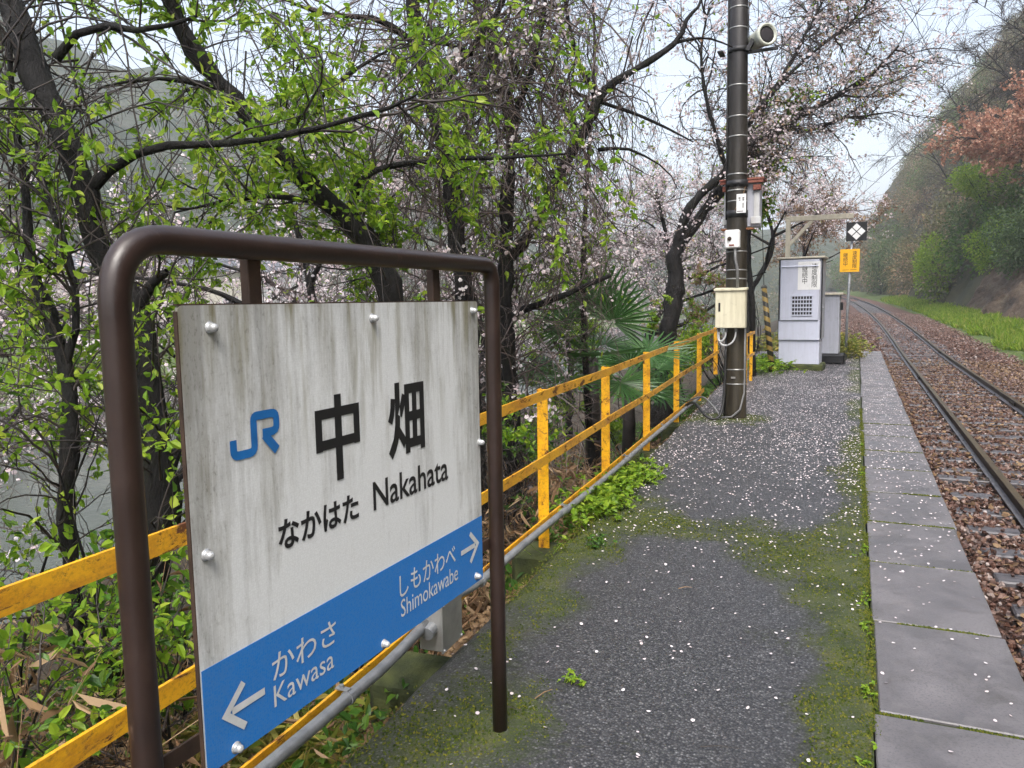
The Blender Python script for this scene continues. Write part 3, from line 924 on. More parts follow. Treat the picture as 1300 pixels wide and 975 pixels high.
def text_mesh(name, body, x0, x1, y0, y1, z, mat, parent, bold=0.0, thick=.0006, vertical=False, local=None):
    """lettering fitted to the rectangle x0..x1, y0..y1 of its parent's face"""
    cu = bpy.data.curves.new(name, 'FONT')
    cu.body = body
    cu.offset = bold
    cu.resolution_u = 3
    if vertical:
        cu.body = '\n'.join(body); cu.space_line = .92
        cu.align_x = 'CENTER'
    tmp = bpy.data.objects.new(name, cu)
    COL.objects.link(tmp)
    bpy.context.view_layer.update()
    dg = bpy.context.evaluated_depsgraph_get()
    me = bpy.data.meshes.new_from_object(tmp.evaluated_get(dg))
    bpy.data.objects.remove(tmp)
    bpy.data.curves.remove(cu)
    co = np.zeros(len(me.vertices) * 3); me.vertices.foreach_get('co', co); co = co.reshape(-1, 3)
    lo, hi = co.min(0), co.max(0)
    co[:, 0] = x0 + (co[:, 0] - lo[0]) / (hi[0] - lo[0]) * (x1 - x0)
    co[:, 1] = y0 + (co[:, 1] - lo[1]) / (hi[1] - lo[1]) * (y1 - y0)
    co[:, 2] = z
    me.vertices.foreach_set('co', co.ravel())
    me.materials.clear(); me.materials.append(mat)
    me.name = name
    me.update()
    return link(name, me, parent)

def stroke2d(mb, pts, w, z):
    """flat stroke of width w along 2-D points with mitred joints"""
    P = np.array(pts, float); n_ = len(P); Ls, Rs = [], []
    for i in range(n_):
        d0 = unit(P[i] - P[i - 1]) if i > 0 else unit(P[1] - P[0])
        d1 = unit(P[i + 1] - P[i]) if i < n_ - 1 else d0
        n0 = np.array([-d0[1], d0[0]]); n1 = np.array([-d1[1], d1[0]])
        m = unit(n0 + n1); k = 1 / max(.35, m.dot(n0))
        Ls.append(P[i] + m * k * w / 2); Rs.append(P[i] - m * k * w / 2)
    V = [(*p, z) for p in Ls] + [(*p, z) for p in Rs]
    F = [(n_ + i, n_ + i + 1, i + 1, i) for i in range(n_ - 1)]
    mb.add(V, F)

def bx(s): return s - BC[0]
def by(z): return z - BC[1]
def btext(body, s0, s1, z0, z1, mat, bold, name, par, zz=.0095):
    return text_mesh(name, body, bx(s0), bx(s1), by(z0), by(z1), zz, mat, par, bold)
INK, WHT = MAT['ink_black'], MAT['ink_white']
# the two large characters: heavy even strokes
zk = MB()
x0, x1, y0, y1 = bx(-.861), bx(-.705), by(1.010), by(1.203)
stroke2d(zk, [(x0 + .011, by(1.083)), (x0 + .011, by(1.164)), (x1 - .011, by(1.164)), (x1 - .011, by(1.083))], .022, .0095)
stroke2d(zk, [(x0 + .022, by(1.096)), (x1 - .022, by(1.096))], .022, .0095)
stroke2d(zk, [((x0 + x1) / 2, by(1.203)), ((x0 + x1) / 2, by(1.010))], .024, .0099)
zk.build('station_name_lettering', INK, bo)
btext('畑', -.590, -.421, 1.014, 1.204, INK, .026, 'station_name_lettering', bo)
btext('なかはた', -.988, -.720, .905, .968, INK, .026, 'kana_lettering', bo)
btext('Nakahata', -.662, -.304, .906, .976, INK, .012, 'roman_lettering', bo)
btext('かわさ', -1.025, -.822, .648, .703, WHT, .004, 'kana_lettering', bo, .0108)
btext('Kawasa', -1.024, -.834, .593, .638, WHT, .0, 'roman_lettering', bo, .0108)
btext('しもかわべ', -.565, -.276, .654, .712, WHT, .004, 'kana_lettering', bo, .0108)
btext('Shimokawabe', -.562, -.264, .601, .647, WHT, .0, 'roman_lettering', bo, .0108)
for (tail, tip) in ((-1.048, -1.150), (-.243, -.140)):
    a = MB(); zc = .641 if tip < -1 else .671
    sg = 1 if tip > tail else -1
    stroke2d(a, [(bx(tail), by(zc)), (bx(tip - sg * .016), by(zc))], .0145, .0108)
    stroke2d(a, [(bx(tip - sg * .047), by(zc + .044)), (bx(tip), by(zc)), (bx(tip - sg * .047), by(zc - .044))], .0145, .0112)
    a.build('arrow', WHT, bo)
lg = MB()
lx0, lx1, ly0, ly1 = bx(-1.103), bx(-.968), by(1.112), by(1.198)
def lp(u, v): return (lx0 + u * (lx1 - lx0), ly0 + v * (ly1 - ly0))
def rnd(a, b, c, n_=5):
    a, b, c = map(np.array, (a, b, c))
    return [tuple(a * (1 - t) ** 2 + b * 2 * t * (1 - t) + c * t * t) for t in np.linspace(0, 1, n_)]
stroke2d(lg, [lp(.07, .46)] + rnd(lp(.07, .24), lp(.07, .10), lp(.17, .10)) + rnd(lp(.36, .10), lp(.47, .10), lp(.47, .24)) + rnd(lp(.47, .80), lp(.47, .90), lp(.54, .90)) + rnd(lp(.82, .90), lp(.93, .90), lp(.93, .78)) + rnd(lp(.93, .62), lp(.93, .48), lp(.82, .48)) + [lp(.64, .48)], .0168, .0095)
stroke2d(lg, [lp(.67, .44), lp(.92, .02)], .019, .0099)
lg.build('railway_logo', MAT['ink_blue'], bo)

# ------------------------------------------------------------------ yellow fence, conduit, junction box
fence = empty('platform_fence', (fence_x(4.15), 4.15, 0), 0, 'rusty yellow steel railing along the left platform edge', 'fence')
FO = np.array([fence_x(4.15), 4.15, 0.0])
fang = math.atan2(1, -.054)
frot = Matrix.Rotation(fang, 3, 'Z')
def fp(y, z, off=0.0): return tuple(np.array([fence_x(y) + off, y, z]) - FO)
POSTS = [.7, 2.56, 4.15, 5.66, 7.28, 9.1, 11.15, 13.27]
def fz(y): return .865 + .0028 * y
y0f, y1f = -2.6, 13.35
def rail_bar(name, z0, z1, t, h, off, ya=y0f, yb=y1f):
    """bar with a gently uneven line, each length one rail"""
    m = MB()
    pts = np.linspace(ya, yb, 24)
    V, F = [], []
    for i, y in enumerate(pts):
        wob = .004 * math.sin(y * 1.7 + z0 * 9)
        zc = z0 + (z1 - z0) * (y - ya) / (yb - ya) + wob
        xc = fence_x(y) + off
        for (dx, dz) in ((-t / 2, -h / 2), (t / 2, -h / 2), (t / 2, h / 2), (-t / 2, h / 2)):
            V.append(tuple(np.array([xc + dx, y, zc + dz]) - FO))
    n_ = len(pts)
    for i in range(n_ - 1):
        for k in range(4):
            F.append((i * 4 + k, i * 4 + (k + 1) % 4, i * 4 + 4 + (k + 1) % 4, i * 4 + 4 + k))
    F.append((0, 1, 2, 3)); F.append((n_ * 4 - 1, n_ * 4 - 2, n_ * 4 - 3, n_ * 4 - 4))
    m.add(V, F)
    return m.build(name, MAT['yellow'], fence)
rail_bar('top_rail', .846, .888, .010, .054, .042)
rail_bar('middle_rail', .487, .50, .010, .054, .042)
rail_bar('bottom_rail', .150, .055, .010, .060, .026, y0f, 11.5)
for y in POSTS:
    m_ = MB(); zb = (.12 if y > 13 else .10 if 2 < y < 3 else -.12); zt = fz(y) + .012
    m_.box(fp(y, (zb + zt) / 2, -.002), (.066, .008, zt - zb), rot=frot @ Matrix.Rotation(R(90), 3, 'Z').inverted(), bev=.001)
    m_.box(fp(y + .029, (zb + zt) / 2, -.030), (.008, .05, zt - zb), rot=frot @ Matrix.Rotation(R(90), 3, 'Z').inverted(), bev=.001)
    m_.build('post', MAT['yellow'], fence)
    if y < 13:
        f_ = MB(); f_.box(fp(y, -.20, -.02), (.30, .28, .27), rz=.1, bev=.03)
        f_.build('footing', MAT['mossy'], fence)
# short second length of railing beyond the pole
f2 = empty('short_railing', (-2.35, 13.6, 0), 0, 'short length of yellow railing beyond the concrete pole', 'fence')
for dy in (0, .7):
    m_ = MB(); m_.box((0, dy, .42), (.05, .05, .92), bev=.004); m_.build('post', MAT['yellow'], f2)
for z in (.86, .5):
    m_ = MB(); m_.box((.03, .35, z), (.012, 1.1, .05), bev=.002); m_.build('rail', MAT['yellow'], f2)
f2.location = (-1.62, 12.9, -.05)

cond = empty('cable_conduit', (fence_x(3) + .07, 3, .12), 0, 'long grey galvanised conduit clipped to the foot of the yellow railing', 'conduit')
CO = np.array(cond.location)
def cz(y): return .150 - .0095 * y
def cpt(y, dz=0.0, dx=0.0): return tuple(np.array([fence_x(y) + .066 + dx + .006 * math.sin(y * 1.3), y, cz(y) + dz + .005 * math.sin(y * 2.1)]) - CO)
a_ = [cpt(y) for y in np.linspace(-2.5, 2.15, 14)] + [cpt(2.30, .008), cpt(2.42, .02), cpt(2.52, .03)]
b_ = [cpt(2.62, .05), cpt(2.74, .045), cpt(2.9, .02), cpt(3.05, .004)] + [cpt(y) for y in np.linspace(3.25, 10.6, 20)]
for pth in (a_, b_):
    m_ = MB(); m_.tube(pth, .0205, 14); m_.build('pipe', MAT['galv'], cond, True)
for y in (1.95, 3.06, 4.4, 6.1, 7.9, 9.6):
    c = cpt(y)
    m_ = MB(); d = np.array(cpt(y + .02)) - np.array(c)
    m_.tube([np.array(c) - d * .5, np.array(c) + d * .5], .0245, 14)
    m_.box((c[0] - .02, c[1], c[2] + .026), (.05, .022, .004))
    m_.lathe((c[0] - .025, c[1], c[2] + .027), (0, 0, 1), [(.008, 0), (.008, .012)], 6)
    m_.build('clip', MAT['galv'], cond)
jb = empty('junction_box', (-1.492, 2.585, .14), 0, 'square stainless junction box on the conduit behind the sign', 'box')
m_ = MB(); m_.box((0, 0, 0), (.098, .168, .195), bev=.004); m_.build('case', MAT['steel'], jb)
m_ = MB(); m_.box((.052, 0, 0), (.008, .178, .205), bev=.002); lid = m_.build('lid', MAT['steel'], jb)
for sy in (-1, 1):
    for sz in (-1, 1):
        m_ = MB(); m_.lathe((.056, sy * .078, sz * .091), (1, 0, 0), [(.006, 0), (.006, .004), (.003, .006)], 8); m_.build('screw', MAT['bolt'], lid)
m_ = MB(); m_.tube([(.005, -.125, -.012), (.005, -.08, -.004)], .027, 14); m_.build('gland', MAT['galv'], jb)
jb.rotation_euler = (0, 0, .05)

# ------------------------------------------------------------------ concrete pole and what hangs on it
PX, PY = -1.275, 9.29
pole = empty('utility_pole', (PX, PY, 0), 0, 'dark wet round concrete pole with steel bands at the platform edge', 'pole')
pole.rotation_euler = (0, R(-.35), 0)
m_ = MB(); m_.lathe((0, 0, -.6), (0, 0, 1), [(.128, 0), (.126, .6), (.106, 4.5), (.09, 8.6)], 28); m_.build('shaft', MAT['pole'], pole, True)
for z in (.40, .57, 1.62, 1.72, 1.93, 2.50, 2.62, 2.80, 3.22, 3.44, 3.78, 4.40, 4.62, 4.95):
    rr_ = .126 - .0048 * z + .0025
    m_ = MB(); m_.lathe((0, 0, z), (.02 * math.sin(z * 9), .03, 1), [(rr_ - .004, -.007), (rr_, -.007), (rr_, .007), (rr_ - .004, .007)], 24); m_.build('band', MAT['band'], pole, True)
for z, hgt in ((2.70, .035), (2.36, .04), (4.17, .03)):
    rr_ = .126 - .0048 * z + .008
    m_ = MB(); m_.lathe((0, 0, z), (0, 0, 1), [(rr_ - .01, -hgt), (rr_, -hgt), (rr_, hgt), (rr_ - .01, hgt)], 24); m_.build('clamp', MAT['darksteel'], pole, True)
m_ = MB(); m_.box((-.01, -.124, .48), (.05, .012, .022), bev=.002); m_.build('name_plate', MAT['band'], pole)
m_ = MB(); m_.tube([(-.10, -.075, 1.05), (-.105, -.07, .55), (-.115, -.06, 0)], .013, 8); m_.build('riser_pipe', MAT['cable_dark'], pole, True)
m_ = MB(); m_.tube([(-.115, -.03, 2.3), (-.112, -.04, 3.2), (-.1, -.03, 5.2), (-.09, 0, 7)], .010, 8); m_.build('riser_pipe', MAT['cable_dark'], pole, True)
m_ = MB(); m_.tube([(.105, -.04, 5.6), (.125, -.03, 5.0), (.115, -.04, 4.5), (.12, -.05, 4.28)], .006, 6); m_.build('speaker_lead', MAT['cable_dark'], pole, True)
m_ = MB(); m_.tube([(.107, -.055, 1.05), (.11, -.06, .6), (.108, -.07, .3), (.07, -.13, .11), (-.02, -.165, .025), (-.13, -.15, .012)], .012, 8); m_.build('ground_lead', MAT['cable'], pole, True)

cb = empty('cream_switch_box', (-1.318, 9.13, 1.06), 0, 'cream steel switch box strapped to the concrete pole above the railing', 'box')
m_ = MB(); m_.box((0, 0, .215), (.335, .14, .43), bev=.006); m_.build('case', MAT['cream'], cb)
m_ = MB(); m_.box((0, -.075, .212), (.325, .012, .415), bev=.003); dr = m_.build('door', MAT['cream'], cb)
m_ = MB(); m_.box((-.118, -.083, .24), (.022, .008, .10), bev=.002); m_.box((-.118, -.088, .225), (.010, .008, .03), bev=.001); m_.build('handle', MAT['darksteel'], dr)
m_ = MB(); m_.add([(-.18, -.10, .428), (.18, -.10, .428), (.18, .08, .44), (-.18, .08, .44), (-.18, -.10, .446), (.18, -.10, .446), (.18, .08, .462), (-.18, .08, .462)], [(3, 2, 1, 0), (4, 5, 6, 7), (0, 1, 5, 4), (1, 2, 6, 5), (2, 3, 7, 6), (3, 0, 4, 7)]); m_.build('rain_hood', MAT['cream'], cb)
for (xa, xb, dp) in ((-.13, .06, .20), (-.14, -.05, .15)):
    m_ = MB(); pts = [(xa, -.02, 0), (xa, -.02, -.06)] + arc((xa, -.02, -.08), (xa, -.03, -dp - .02), ((xa + xb) / 2, -.03, -dp), 5) + arc(((xa + xb) / 2, -.03, -dp), (xb, -.03, -dp + .03), (xb, -.02, -.05), 5) + [(xb, -.02, 0)]
    m_.tube(pts, .0105, 8); m_.build('flexible_tube', MAT['pale'], cb, True)
for xa in (-.13, -.05, .06):
    m_ = MB(); m_.lathe((xa, -.02, -.045), (0, 0, 1), [(.016, 0), (.016, .045)], 10); m_.build('gland', MAT['cable'], cb)

rb = empty('relay_cabinet', (-1.25, 9.50, 2.2), 0, 'weathered pale cabinet with rusty red eaves fixed behind the pole', 'cabinet')
m_ = MB(); m_.box((0, 0, .27), (.40, .22, .50), bev=.006); m_.build('case', MAT['lav_dark'], rb)
m_ = MB(); m_.box((0, -.02, .555), (.50, .32, .022), bev=.004); m_.box((0, -.165, .535), (.48, .012, .05), bev=.003); m_.build('roof', MAT['rustred'], rb)
for s in (-1, 1):
    m_ = MB(); m_.box((s * .17, -.13, .46), (.09, .05, .06), bev=.004); m_.build('hanger_plate', MAT['rustred'], rb)
    m_ = MB(); m_.box((s * .16, -.12, .09), (.11, .04, .08), bev=.004); m_.build('lower_plate', MAT['pale'], rb)
    m_ = MB(); m_.box((s * .165, -.114, .27), (.06, .008, .28), bev=.003); m_.build('door_panel', MAT['pale'], rb)
m_ = MB(); m_.box((-.03, -.20, -.012), (.36, .10, .022), bev=.003); m_.build('shelf_angle', MAT['rust'], rb)
mb_ = empty('meter_box', (-1.315, 9.16, 1.965), 0, 'small white square box with a dial under the relay cabinet', 'box')
m_ = MB(); m_.box((0, 0, .105), (.165, .09, .205), bev=.012); m_.build('case', MAT['paper'], mb_)
m_ = MB(); m_.lathe((-.03, -.045, .108), (0, -1, 0), [(.024, 0), (.022, .012), (.012, .016)], 12); m_.box((-.03, -.064, .108), (.012, .008, .05), rot=Matrix.Rotation(.6, 3, 'Y'), bev=.001); m_.build('dial', MAT['rustbrown'], mb_)
m_ = MB(); m_.box((-.005, -.047, .035), (.055, .004, .018)); m_.build('maker_plate', MAT['rustred'], mb_)
m_ = MB(); m_.tube([(.03, -.01, 0), (.035, -.02, -.12), (.06, -.02, -.24), (.065, -.02, -.45)], .016, 8); m_.build('outlet_pipe', MAT['cable'], mb_, True)
nt = empty('pole_notice', (-1.225, 9.155, 2.36), 0, 'white paper notice tied to the pole in front of the cabinet', 'notice')
m_ = MB(); m_.box((0, 0, .105), (.105, .004, .21)); sh = m_.build('sheet', MAT['paper'], nt)
nmat = Matrix(((1, 0, 0, 0), (0, 0, -1, 0), (0, 1, 0, 0), (0, 0, 0, 1)))   # x right, y up, z towards the camera
m_ = MB()
for (x_, z_, w_, h_) in ((-.02, .165, .022, .014), (.022, .163, .022, .014), (-.018, .142, .018, .010), (.022, .142, .02, .012), (.02, .082, .010, .055), (-.01, .018, .07, .008)):
    m_.box((x_, -.0032, z_), (w_, .0012, h_))
m_.build('faded_print', MAT['ink_black'], nt)
m_ = MB(); m_.tube([(.04, .01, .29), (.02, 0, .2), (-.06, .005, .06), (-.09, .03, 0)], .003, 5); m_.build('tie_string', MAT['straw'], nt)

spk = empty('loudspeaker', (-1.05, 9.18, 4.13), 0, 'greenish white horn loudspeaker on a dark arm high on the pole', 'loudspeaker')
axs = unit(np.array([.62, -.78, .02]))
o_ = np.array([.02, .05, .135])
m_ = MB(); m_.lathe(o_ - axs * .22, axs, [(.06, -.02), (.085, 0), (.098, .14), (.104, .24), (.118, .26), (.122, .30), (.116, .315), (.096, .315), (.090, .29)], 26); m_.build('housing', MAT['greenwhite'], spk, True)
m_ = MB(); m_.lathe(o_ + axs * .0715, axs, [(.092, 0), (.06, .006), (.002, .010)], 24); m_.build('grille', MAT['cloth'], spk, True)
m_ = MB(); m_.box((-.08, .08, .0), (.52, .045, .028), rz=-.05, bev=.003); m_.box((-.42, .0, .0), (.06, .2, .02), bev=.003); m_.build('arm', MAT['darksteel'], spk)
m_ = MB(); m_.box((-.11, .03, .06), (.05, .05, .13), rot=Matrix.Rotation(.5, 3, 'Y'), bev=.003); m_.build('bracket', MAT['darksteel'], spk)

# overhead wires
WIRES = (('upper', [(-1.30, 9.2, 6.6), (.9, 24, 9.6), (2.2, 40, 12.5)], 'uppermost thin overhead wire rising from the pole'),
         ('mid', [(-1.28, 9.2, 6.2), (1.2, 24, 8.6), (3.2, 45, 12.2)], 'second thin overhead wire rising from the pole'),
         ('low', [(4.2, 20, 7.6), (1.4, 27.5, 6.5), (-1.3, 40, 5.4)], 'thin overhead wire crossing the track at the upper right'),
         ('lower', [(4.4, 20, 7.0), (1.6, 27.5, 6.0), (-1.0, 40, 5.0)], 'lowest thin overhead wire crossing the track, upper right'))
for (_, pts, lab) in WIRES:
    p0, p1, p2 = map(np.array, pts)
    pth = [p0 * (1 - t) * (1 - 2 * t) + p1 * 4 * t * (1 - t) + p2 * t * (2 * t - 1) - np.array([0, 0, 0]) for t in np.linspace(0, 1, 14)]
    m_ = MB(); m_.tube(pth, .010, 5); tag(m_.build('overhead_wire', MAT['cable_dark']), lab, 'wire', 'overhead wires')
# slack cables looping on the ground between railing and pole
for j, (pts, lab) in enumerate((([(-1.93, 9.6, .06), (-1.75, 9.25, .16), (-1.55, 9.0, .03), (-1.42, 9.05, .04), (-1.385, 9.15, .3), (-1.38, 9.18, .8)], 'thick black cable looping from the conduit end up the pole'),
                              ([(-1.95, 9.8, .10), (-1.7, 9.5, .20), (-1.52, 9.25, .12), (-1.44, 9.2, .02)], 'thin grey cable lying behind the black loop by the pole'))):
    P_ = np.array(pts); q = []
    for i in range(len(P_) - 1):
        a, b, c_, d = P_[max(i - 1, 0)], P_[i], P_[i + 1], P_[min(i + 2, len(P_) - 1)]
        for t in np.linspace(0, 1, 6)[:-1]:
            q.append(.5 * (2 * b + (c_ - a) * t + (2 * a - 5 * b + 4 * c_ - d) * t * t + (3 * b - a - 3 * c_ + d) * t ** 3))
    q.append(P_[-1])
    m_ = MB(); m_.tube(q, .016 if j == 0 else .010, 8); tag(m_.build('loose_cable', MAT['cable_dark'] if j == 0 else MAT['cable'], None, True), lab, 'cable')
# guy wire with a striped sleeve
gb = np.array([-1.43, 15.3, -.05]); gt = np.array([-1.33, 9.35, 6.6])
guy = empty('guy_wire', tuple(gb), 0, 'guy wire with a yellow and black striped sleeve left of the cabinet', 'guy wire')
gd = unit(np.array([-1.62, 15.35, 1.65]) - gb)
m_ = MB(); m_.tube([(0, 0, 0), (0, 0, .9), (0, 0, 1.66)], [.062, .055, .05], 14); sl = m_.build('striped_sleeve', MAT['stripe'], guy, True)
sl.rotation_euler = Vector(gd).to_track_quat('Z', 'Y').to_euler()
m_ = MB(); m_.lathe((0, 0, 1.64), (0, 0, 1), [(.056, 0), (.058, .03), (.03, .06)], 12); cp = m_.build('sleeve_cap', MAT['concrete'], sl)
m_ = MB(); m_.tube([gd * 1.65, np.array([-1.66, 15.3, 2.8]) - gb, np.array([-1.70, 14.4, 6.6]) - gb], .007, 5); m_.build('wire', MAT['cable_dark'], guy)

# ------------------------------------------------------------------ equipment cabinets and signs at the platform end
cab = empty('signal_cabinet', (-.975, 16.05, 0), R(-3), 'tall lavender grey signal cabinet with louvred door at the platform end', 'cabinet')
m_ = MB(); m_.box((0, 0, .02), (.86, .72, .20), bev=.03); m_.build('plinth', MAT['mossy'], cab)
m_ = MB(); m_.box((-.01, 0, .345), (.74, .56, .47), bev=.01); m_.build('base', MAT['lav'], cab)
m_ = MB(); m_.box((0, .02, 1.36), (.78, .60, 1.54), bev=.012); m_.build('body', MAT['lav_dark'], cab)
m_ = MB(); m_.box((0, 0, 2.145), (.86, .72, .035), bev=.008); m_.build('roof', MAT['wood_pale'], cab)
m_ = MB(); m_.box((-.012, -.305, .765), (.745, .03, .37), bev=.006); m_.build('lower_door', MAT['lav'], cab)
m_ = MB(); m_.box((-.012, -.315, 1.53), (.70, .075, 1.15), bev=.012); dr = m_.build('upper_door', MAT['lav'], cab)
m_ = MB(); m_.add([(-.34, -.353, 2.0), (.32, -.353, 2.0), (.32, -.375, 1.975), (-.34, -.375, 1.975)], [(0, 1, 2, 3)]); m_.build('drip_lip', MAT['lav'], dr)
lv = MB(); lv.box((.04, -.3545, 1.235), (.37, .003, .40)); lv.build('vent_back', MAT['black_face'], dr)
for k in range(6):
    m_ = MB(); m_.box((.04, -.362, 1.055 + .074 * k), (.39, .016, .024), bev=.002); m_.build('louvre', MAT['lav'], dr)
for k in range(8):
    m_ = MB(); m_.box((-.142 + .052 * k, -.360, 1.24), (.012, .010, .40), bev=.001); m_.build('vent_bar', MAT['lav'], dr)
m_ = MB(); m_.box((.155, -.355, 1.80), (.40, .004, .53)); nts = m_.build('door_notice', MAT['paper'], dr)
FM = Matrix(((1, 0, 0, 0), (0, 0, -1, 0), (0, 1, 0, 0), (0, 0, 0, 1)))
def face_text(name, body, x0, x1, z0, z1, yy, mat, parent, bold, vertical=True):
    o = text_mesh(name, body, x0, x1, z0, z1, 0, mat, parent, bold, vertical=vertical)
    o.matrix_local = Matrix.Translation((0, yy, 0)) @ FM
    return o
face_text('notice_lettering', '速度制限', .20, .30, 1.58, 2.03, -.3585, INK, nts, .0)
face_text('notice_lettering', '継続中', .03, .13, 1.645, 1.98, -.3585, INK, nts, .0)
for s in (-1, 1):
    m_ = MB(); m_.box((s * .385, -.30, 1.36), (.02, .03, 1.50), bev=.003); m_.build('door_seal', MAT['darksteel'], cab)
for z in (.9, 1.2):
    m_ = MB(); m_.box((.41, -.22, z), (.02, .05, .02)); m_.build('hinge', MAT['lav_dark'], cab)

sc = empty('side_cabinet', (-.44, 17.6, 0), R(-3), 'narrow grey equipment box half hidden behind the signal cabinet', 'cabinet')
m_ = MB(); m_.box((0, 0, .10), (.50, .55, .20), bev=.03); m_.build('plinth', MAT['black_face'], sc)
m_ = MB(); m_.box((-.05, 0, .82), (.36, .45, 1.22), bev=.01); m_.build('body', MAT['lav_dark'], sc)
m_ = MB(); m_.box((-.04, 0, 1.455), (.46, .54, .05), bev=.01); m_.build('roof', MAT['wood_pale'], sc)
m_ = MB(); m_.box((.165, -.1, 1.2), (.05, .10, .16), bev=.005); m_.build('latch_box', MAT['darksteel'], sc)

ga = empty('beam_bracket', (-1.30, 16.6, 0), 0, 'pale cantilever beam and post rising behind the signal cabinet', 'post')
m_ = MB(); m_.box((0, 0, 1.43), (.09, .09, 2.95), bev=.006); m_.build('post', MAT['wood_pale'], ga)
m_ = MB(); m_.box((.57, 0, 2.955), (1.26, .09, .10), bev=.006); m_.build('beam', MAT['wood_pale'], ga)
m_ = MB(); m_.box((.24, 0, 2.68), (.065, .07, .62), rot=Matrix.Rotation(R(42), 3, 'Y'), bev=.004); m_.build('brace', MAT['wood_pale'], ga)

sg = empty('speed_limit_post', (-.19, 18.9, 0), 0, 'thin grey post carrying a yellow board and a black diamond board', 'sign')
m_ = MB(); m_.tube([(0, 0, -.3), (0, 0, 1.0), (.06, .02, 2.9)], .030, 12); m_.build('post', MAT['galv'], sg, True)
m_ = MB(); m_.box((.02, -.05, 2.19), (.40, .006, .50), bev=.001); yb_ = m_.build('yellow_board', MAT['signyellow'], sg)
face_text('board_lettering', '速度制限', .07, .165, 2.02, 2.40, -.0545, INK, yb_, .002)
face_text('board_lettering', '継続中', -.115, -.02, 2.065, 2.365, -.0545, INK, yb_, .002)
m_ = MB()
for x_ in (-.06, .10): m_.box((x_, -.0545, 1.985), (.13, .001, .008))
m_.build('board_underline', MAT['ink_black'], yb_)
m_ = MB(); m_.box((.14, -.05, 2.82), (.42, .008, .41), bev=.001); kb = m_.build('diamond_board', MAT['black_face'], sg)
for (dx, dz) in ((0, .097), (-.097, 0), (.097, 0), (0, -.097)):
    m_ = MB(); m_.box((.14 + dx, -.0555, 2.82 + dz), (.118, .002, .118), rot=Matrix.Rotation(R(45), 3, 'Y')); m_.build('white_diamond', MAT['paper'], kb)
#@@OBJECTS_END

# ------------------------------------------------------------------ plants: generators
def tubes(P, Rr, S=3):
    """P (N,K,3) centre lines, Rr (N,K) radii -> one mesh of N tapered tubes"""
    N, K, _ = P.shape
    T = np.empty_like(P)
    T[:, 1:-1] = P[:, 2:] - P[:, :-2]; T[:, 0] = P[:, 1] - P[:, 0]; T[:, -1] = P[:, -1] - P[:, -2]
    T = T / (np.linalg.norm(T, axis=2, keepdims=True) + 1e-9)
    ref = unit(np.cross(T.mean(1), rng.normal(0, 1, (N, 3))) + 1e-6)[:, None, :]
    A = ref - T * (ref * T).sum(2, keepdims=True); A = A / (np.linalg.norm(A, axis=2, keepdims=True) + 1e-9)
    Bv = np.cross(T, A)
    an = np.arange(S) * 2 * np.pi / S
    V = P[:, :, None] + (A[:, :, None] * np.cos(an)[None, None, :, None] + Bv[:, :, None] * np.sin(an)[None, None, :, None]) * Rr[:, :, None, None]
    idx = np.arange(N * K * S).reshape(N, K, S)
    a, b = idx[:, :-1], idx[:, 1:]
    F = np.stack([a, np.roll(a, -1, 2), np.roll(b, -1, 2), b], -1).reshape(-1, 4)
    return V.reshape(-1, 3), F

def smooth_line(pts, rad, n):
    """Catmull-Rom through pts -> n points with radii"""
    P = np.array(pts, float); Rd = np.array(rad, float)
    L = np.concatenate([[0], np.cumsum(np.linalg.norm(np.diff(P, axis=0), axis=1))])
    u = np.linspace(0, L[-1], n)
    seg = np.clip(np.searchsorted(L, u, side='right') - 1, 0, len(P) - 2)
    t = ((u - L[seg]) / (L[seg + 1] - L[seg] + 1e-9))[:, None]
    p0, p1, p2, p3 = P[np.maximum(seg - 1, 0)], P[seg], P[seg + 1], P[np.minimum(seg + 2, len(P) - 1)]
    Q = .5 * (2 * p1 + (p2 - p0) * t + (2 * p0 - 5 * p1 + 4 * p2 - p3) * t ** 2 + (3 * p1 - p0 - 3 * p2 + p3) * t ** 3)
    return Q, np.interp(u, L, Rd)

def grow(B, D, L, K, grav=0.0, wander=.2, up=0.0):
    """N wandering lines from bases B along D"""
    N = len(B)
    P = np.empty((N, K + 1, 3)); P[:, 0] = B
    d = unit(D)
    step = (L / K)[:, None]
    for k in range(K):
        d = unit(d + rng.normal(0, wander, (N, 3)) + np.array([0, 0, up - grav]))
        P[:, k + 1] = P[:, k] + d * step
    return P

def sample_on(P, n, lo=.15, hi=1.0, weight=None):
    """n random points with tangents on lines P (N,K,3)"""
    N, K, _ = P.shape
    L = np.linalg.norm(np.diff(P, axis=1), axis=2).sum(1) if weight is None else weight
    i = rng.choice(N, n, p=L / L.sum())
    u = rng.uniform(lo, hi, n) * (K - 1 - 1e-6)
    k = np.floor(u).astype(int); f = (u - k)[:, None]
    a, b = P[i, k], P[i, k + 1]
    return a * (1 - f) + b * f, unit(b - a + 1e-9), i, u / (K - 1)

def side_dirs(T, spread=(.5, 1.2), up=.2):
    """directions leaving a line with tangent T at an angle"""
    N = len(T)
    r_ = rng.normal(0, 1, (N, 3)); r_ = unit(r_ - T * (r_ * T).sum(1, keepdims=True))
    a = rng.uniform(*spread, N)[:, None]
    return unit(T * np.cos(a) + r_ * np.sin(a) + np.array([0, 0, up]))

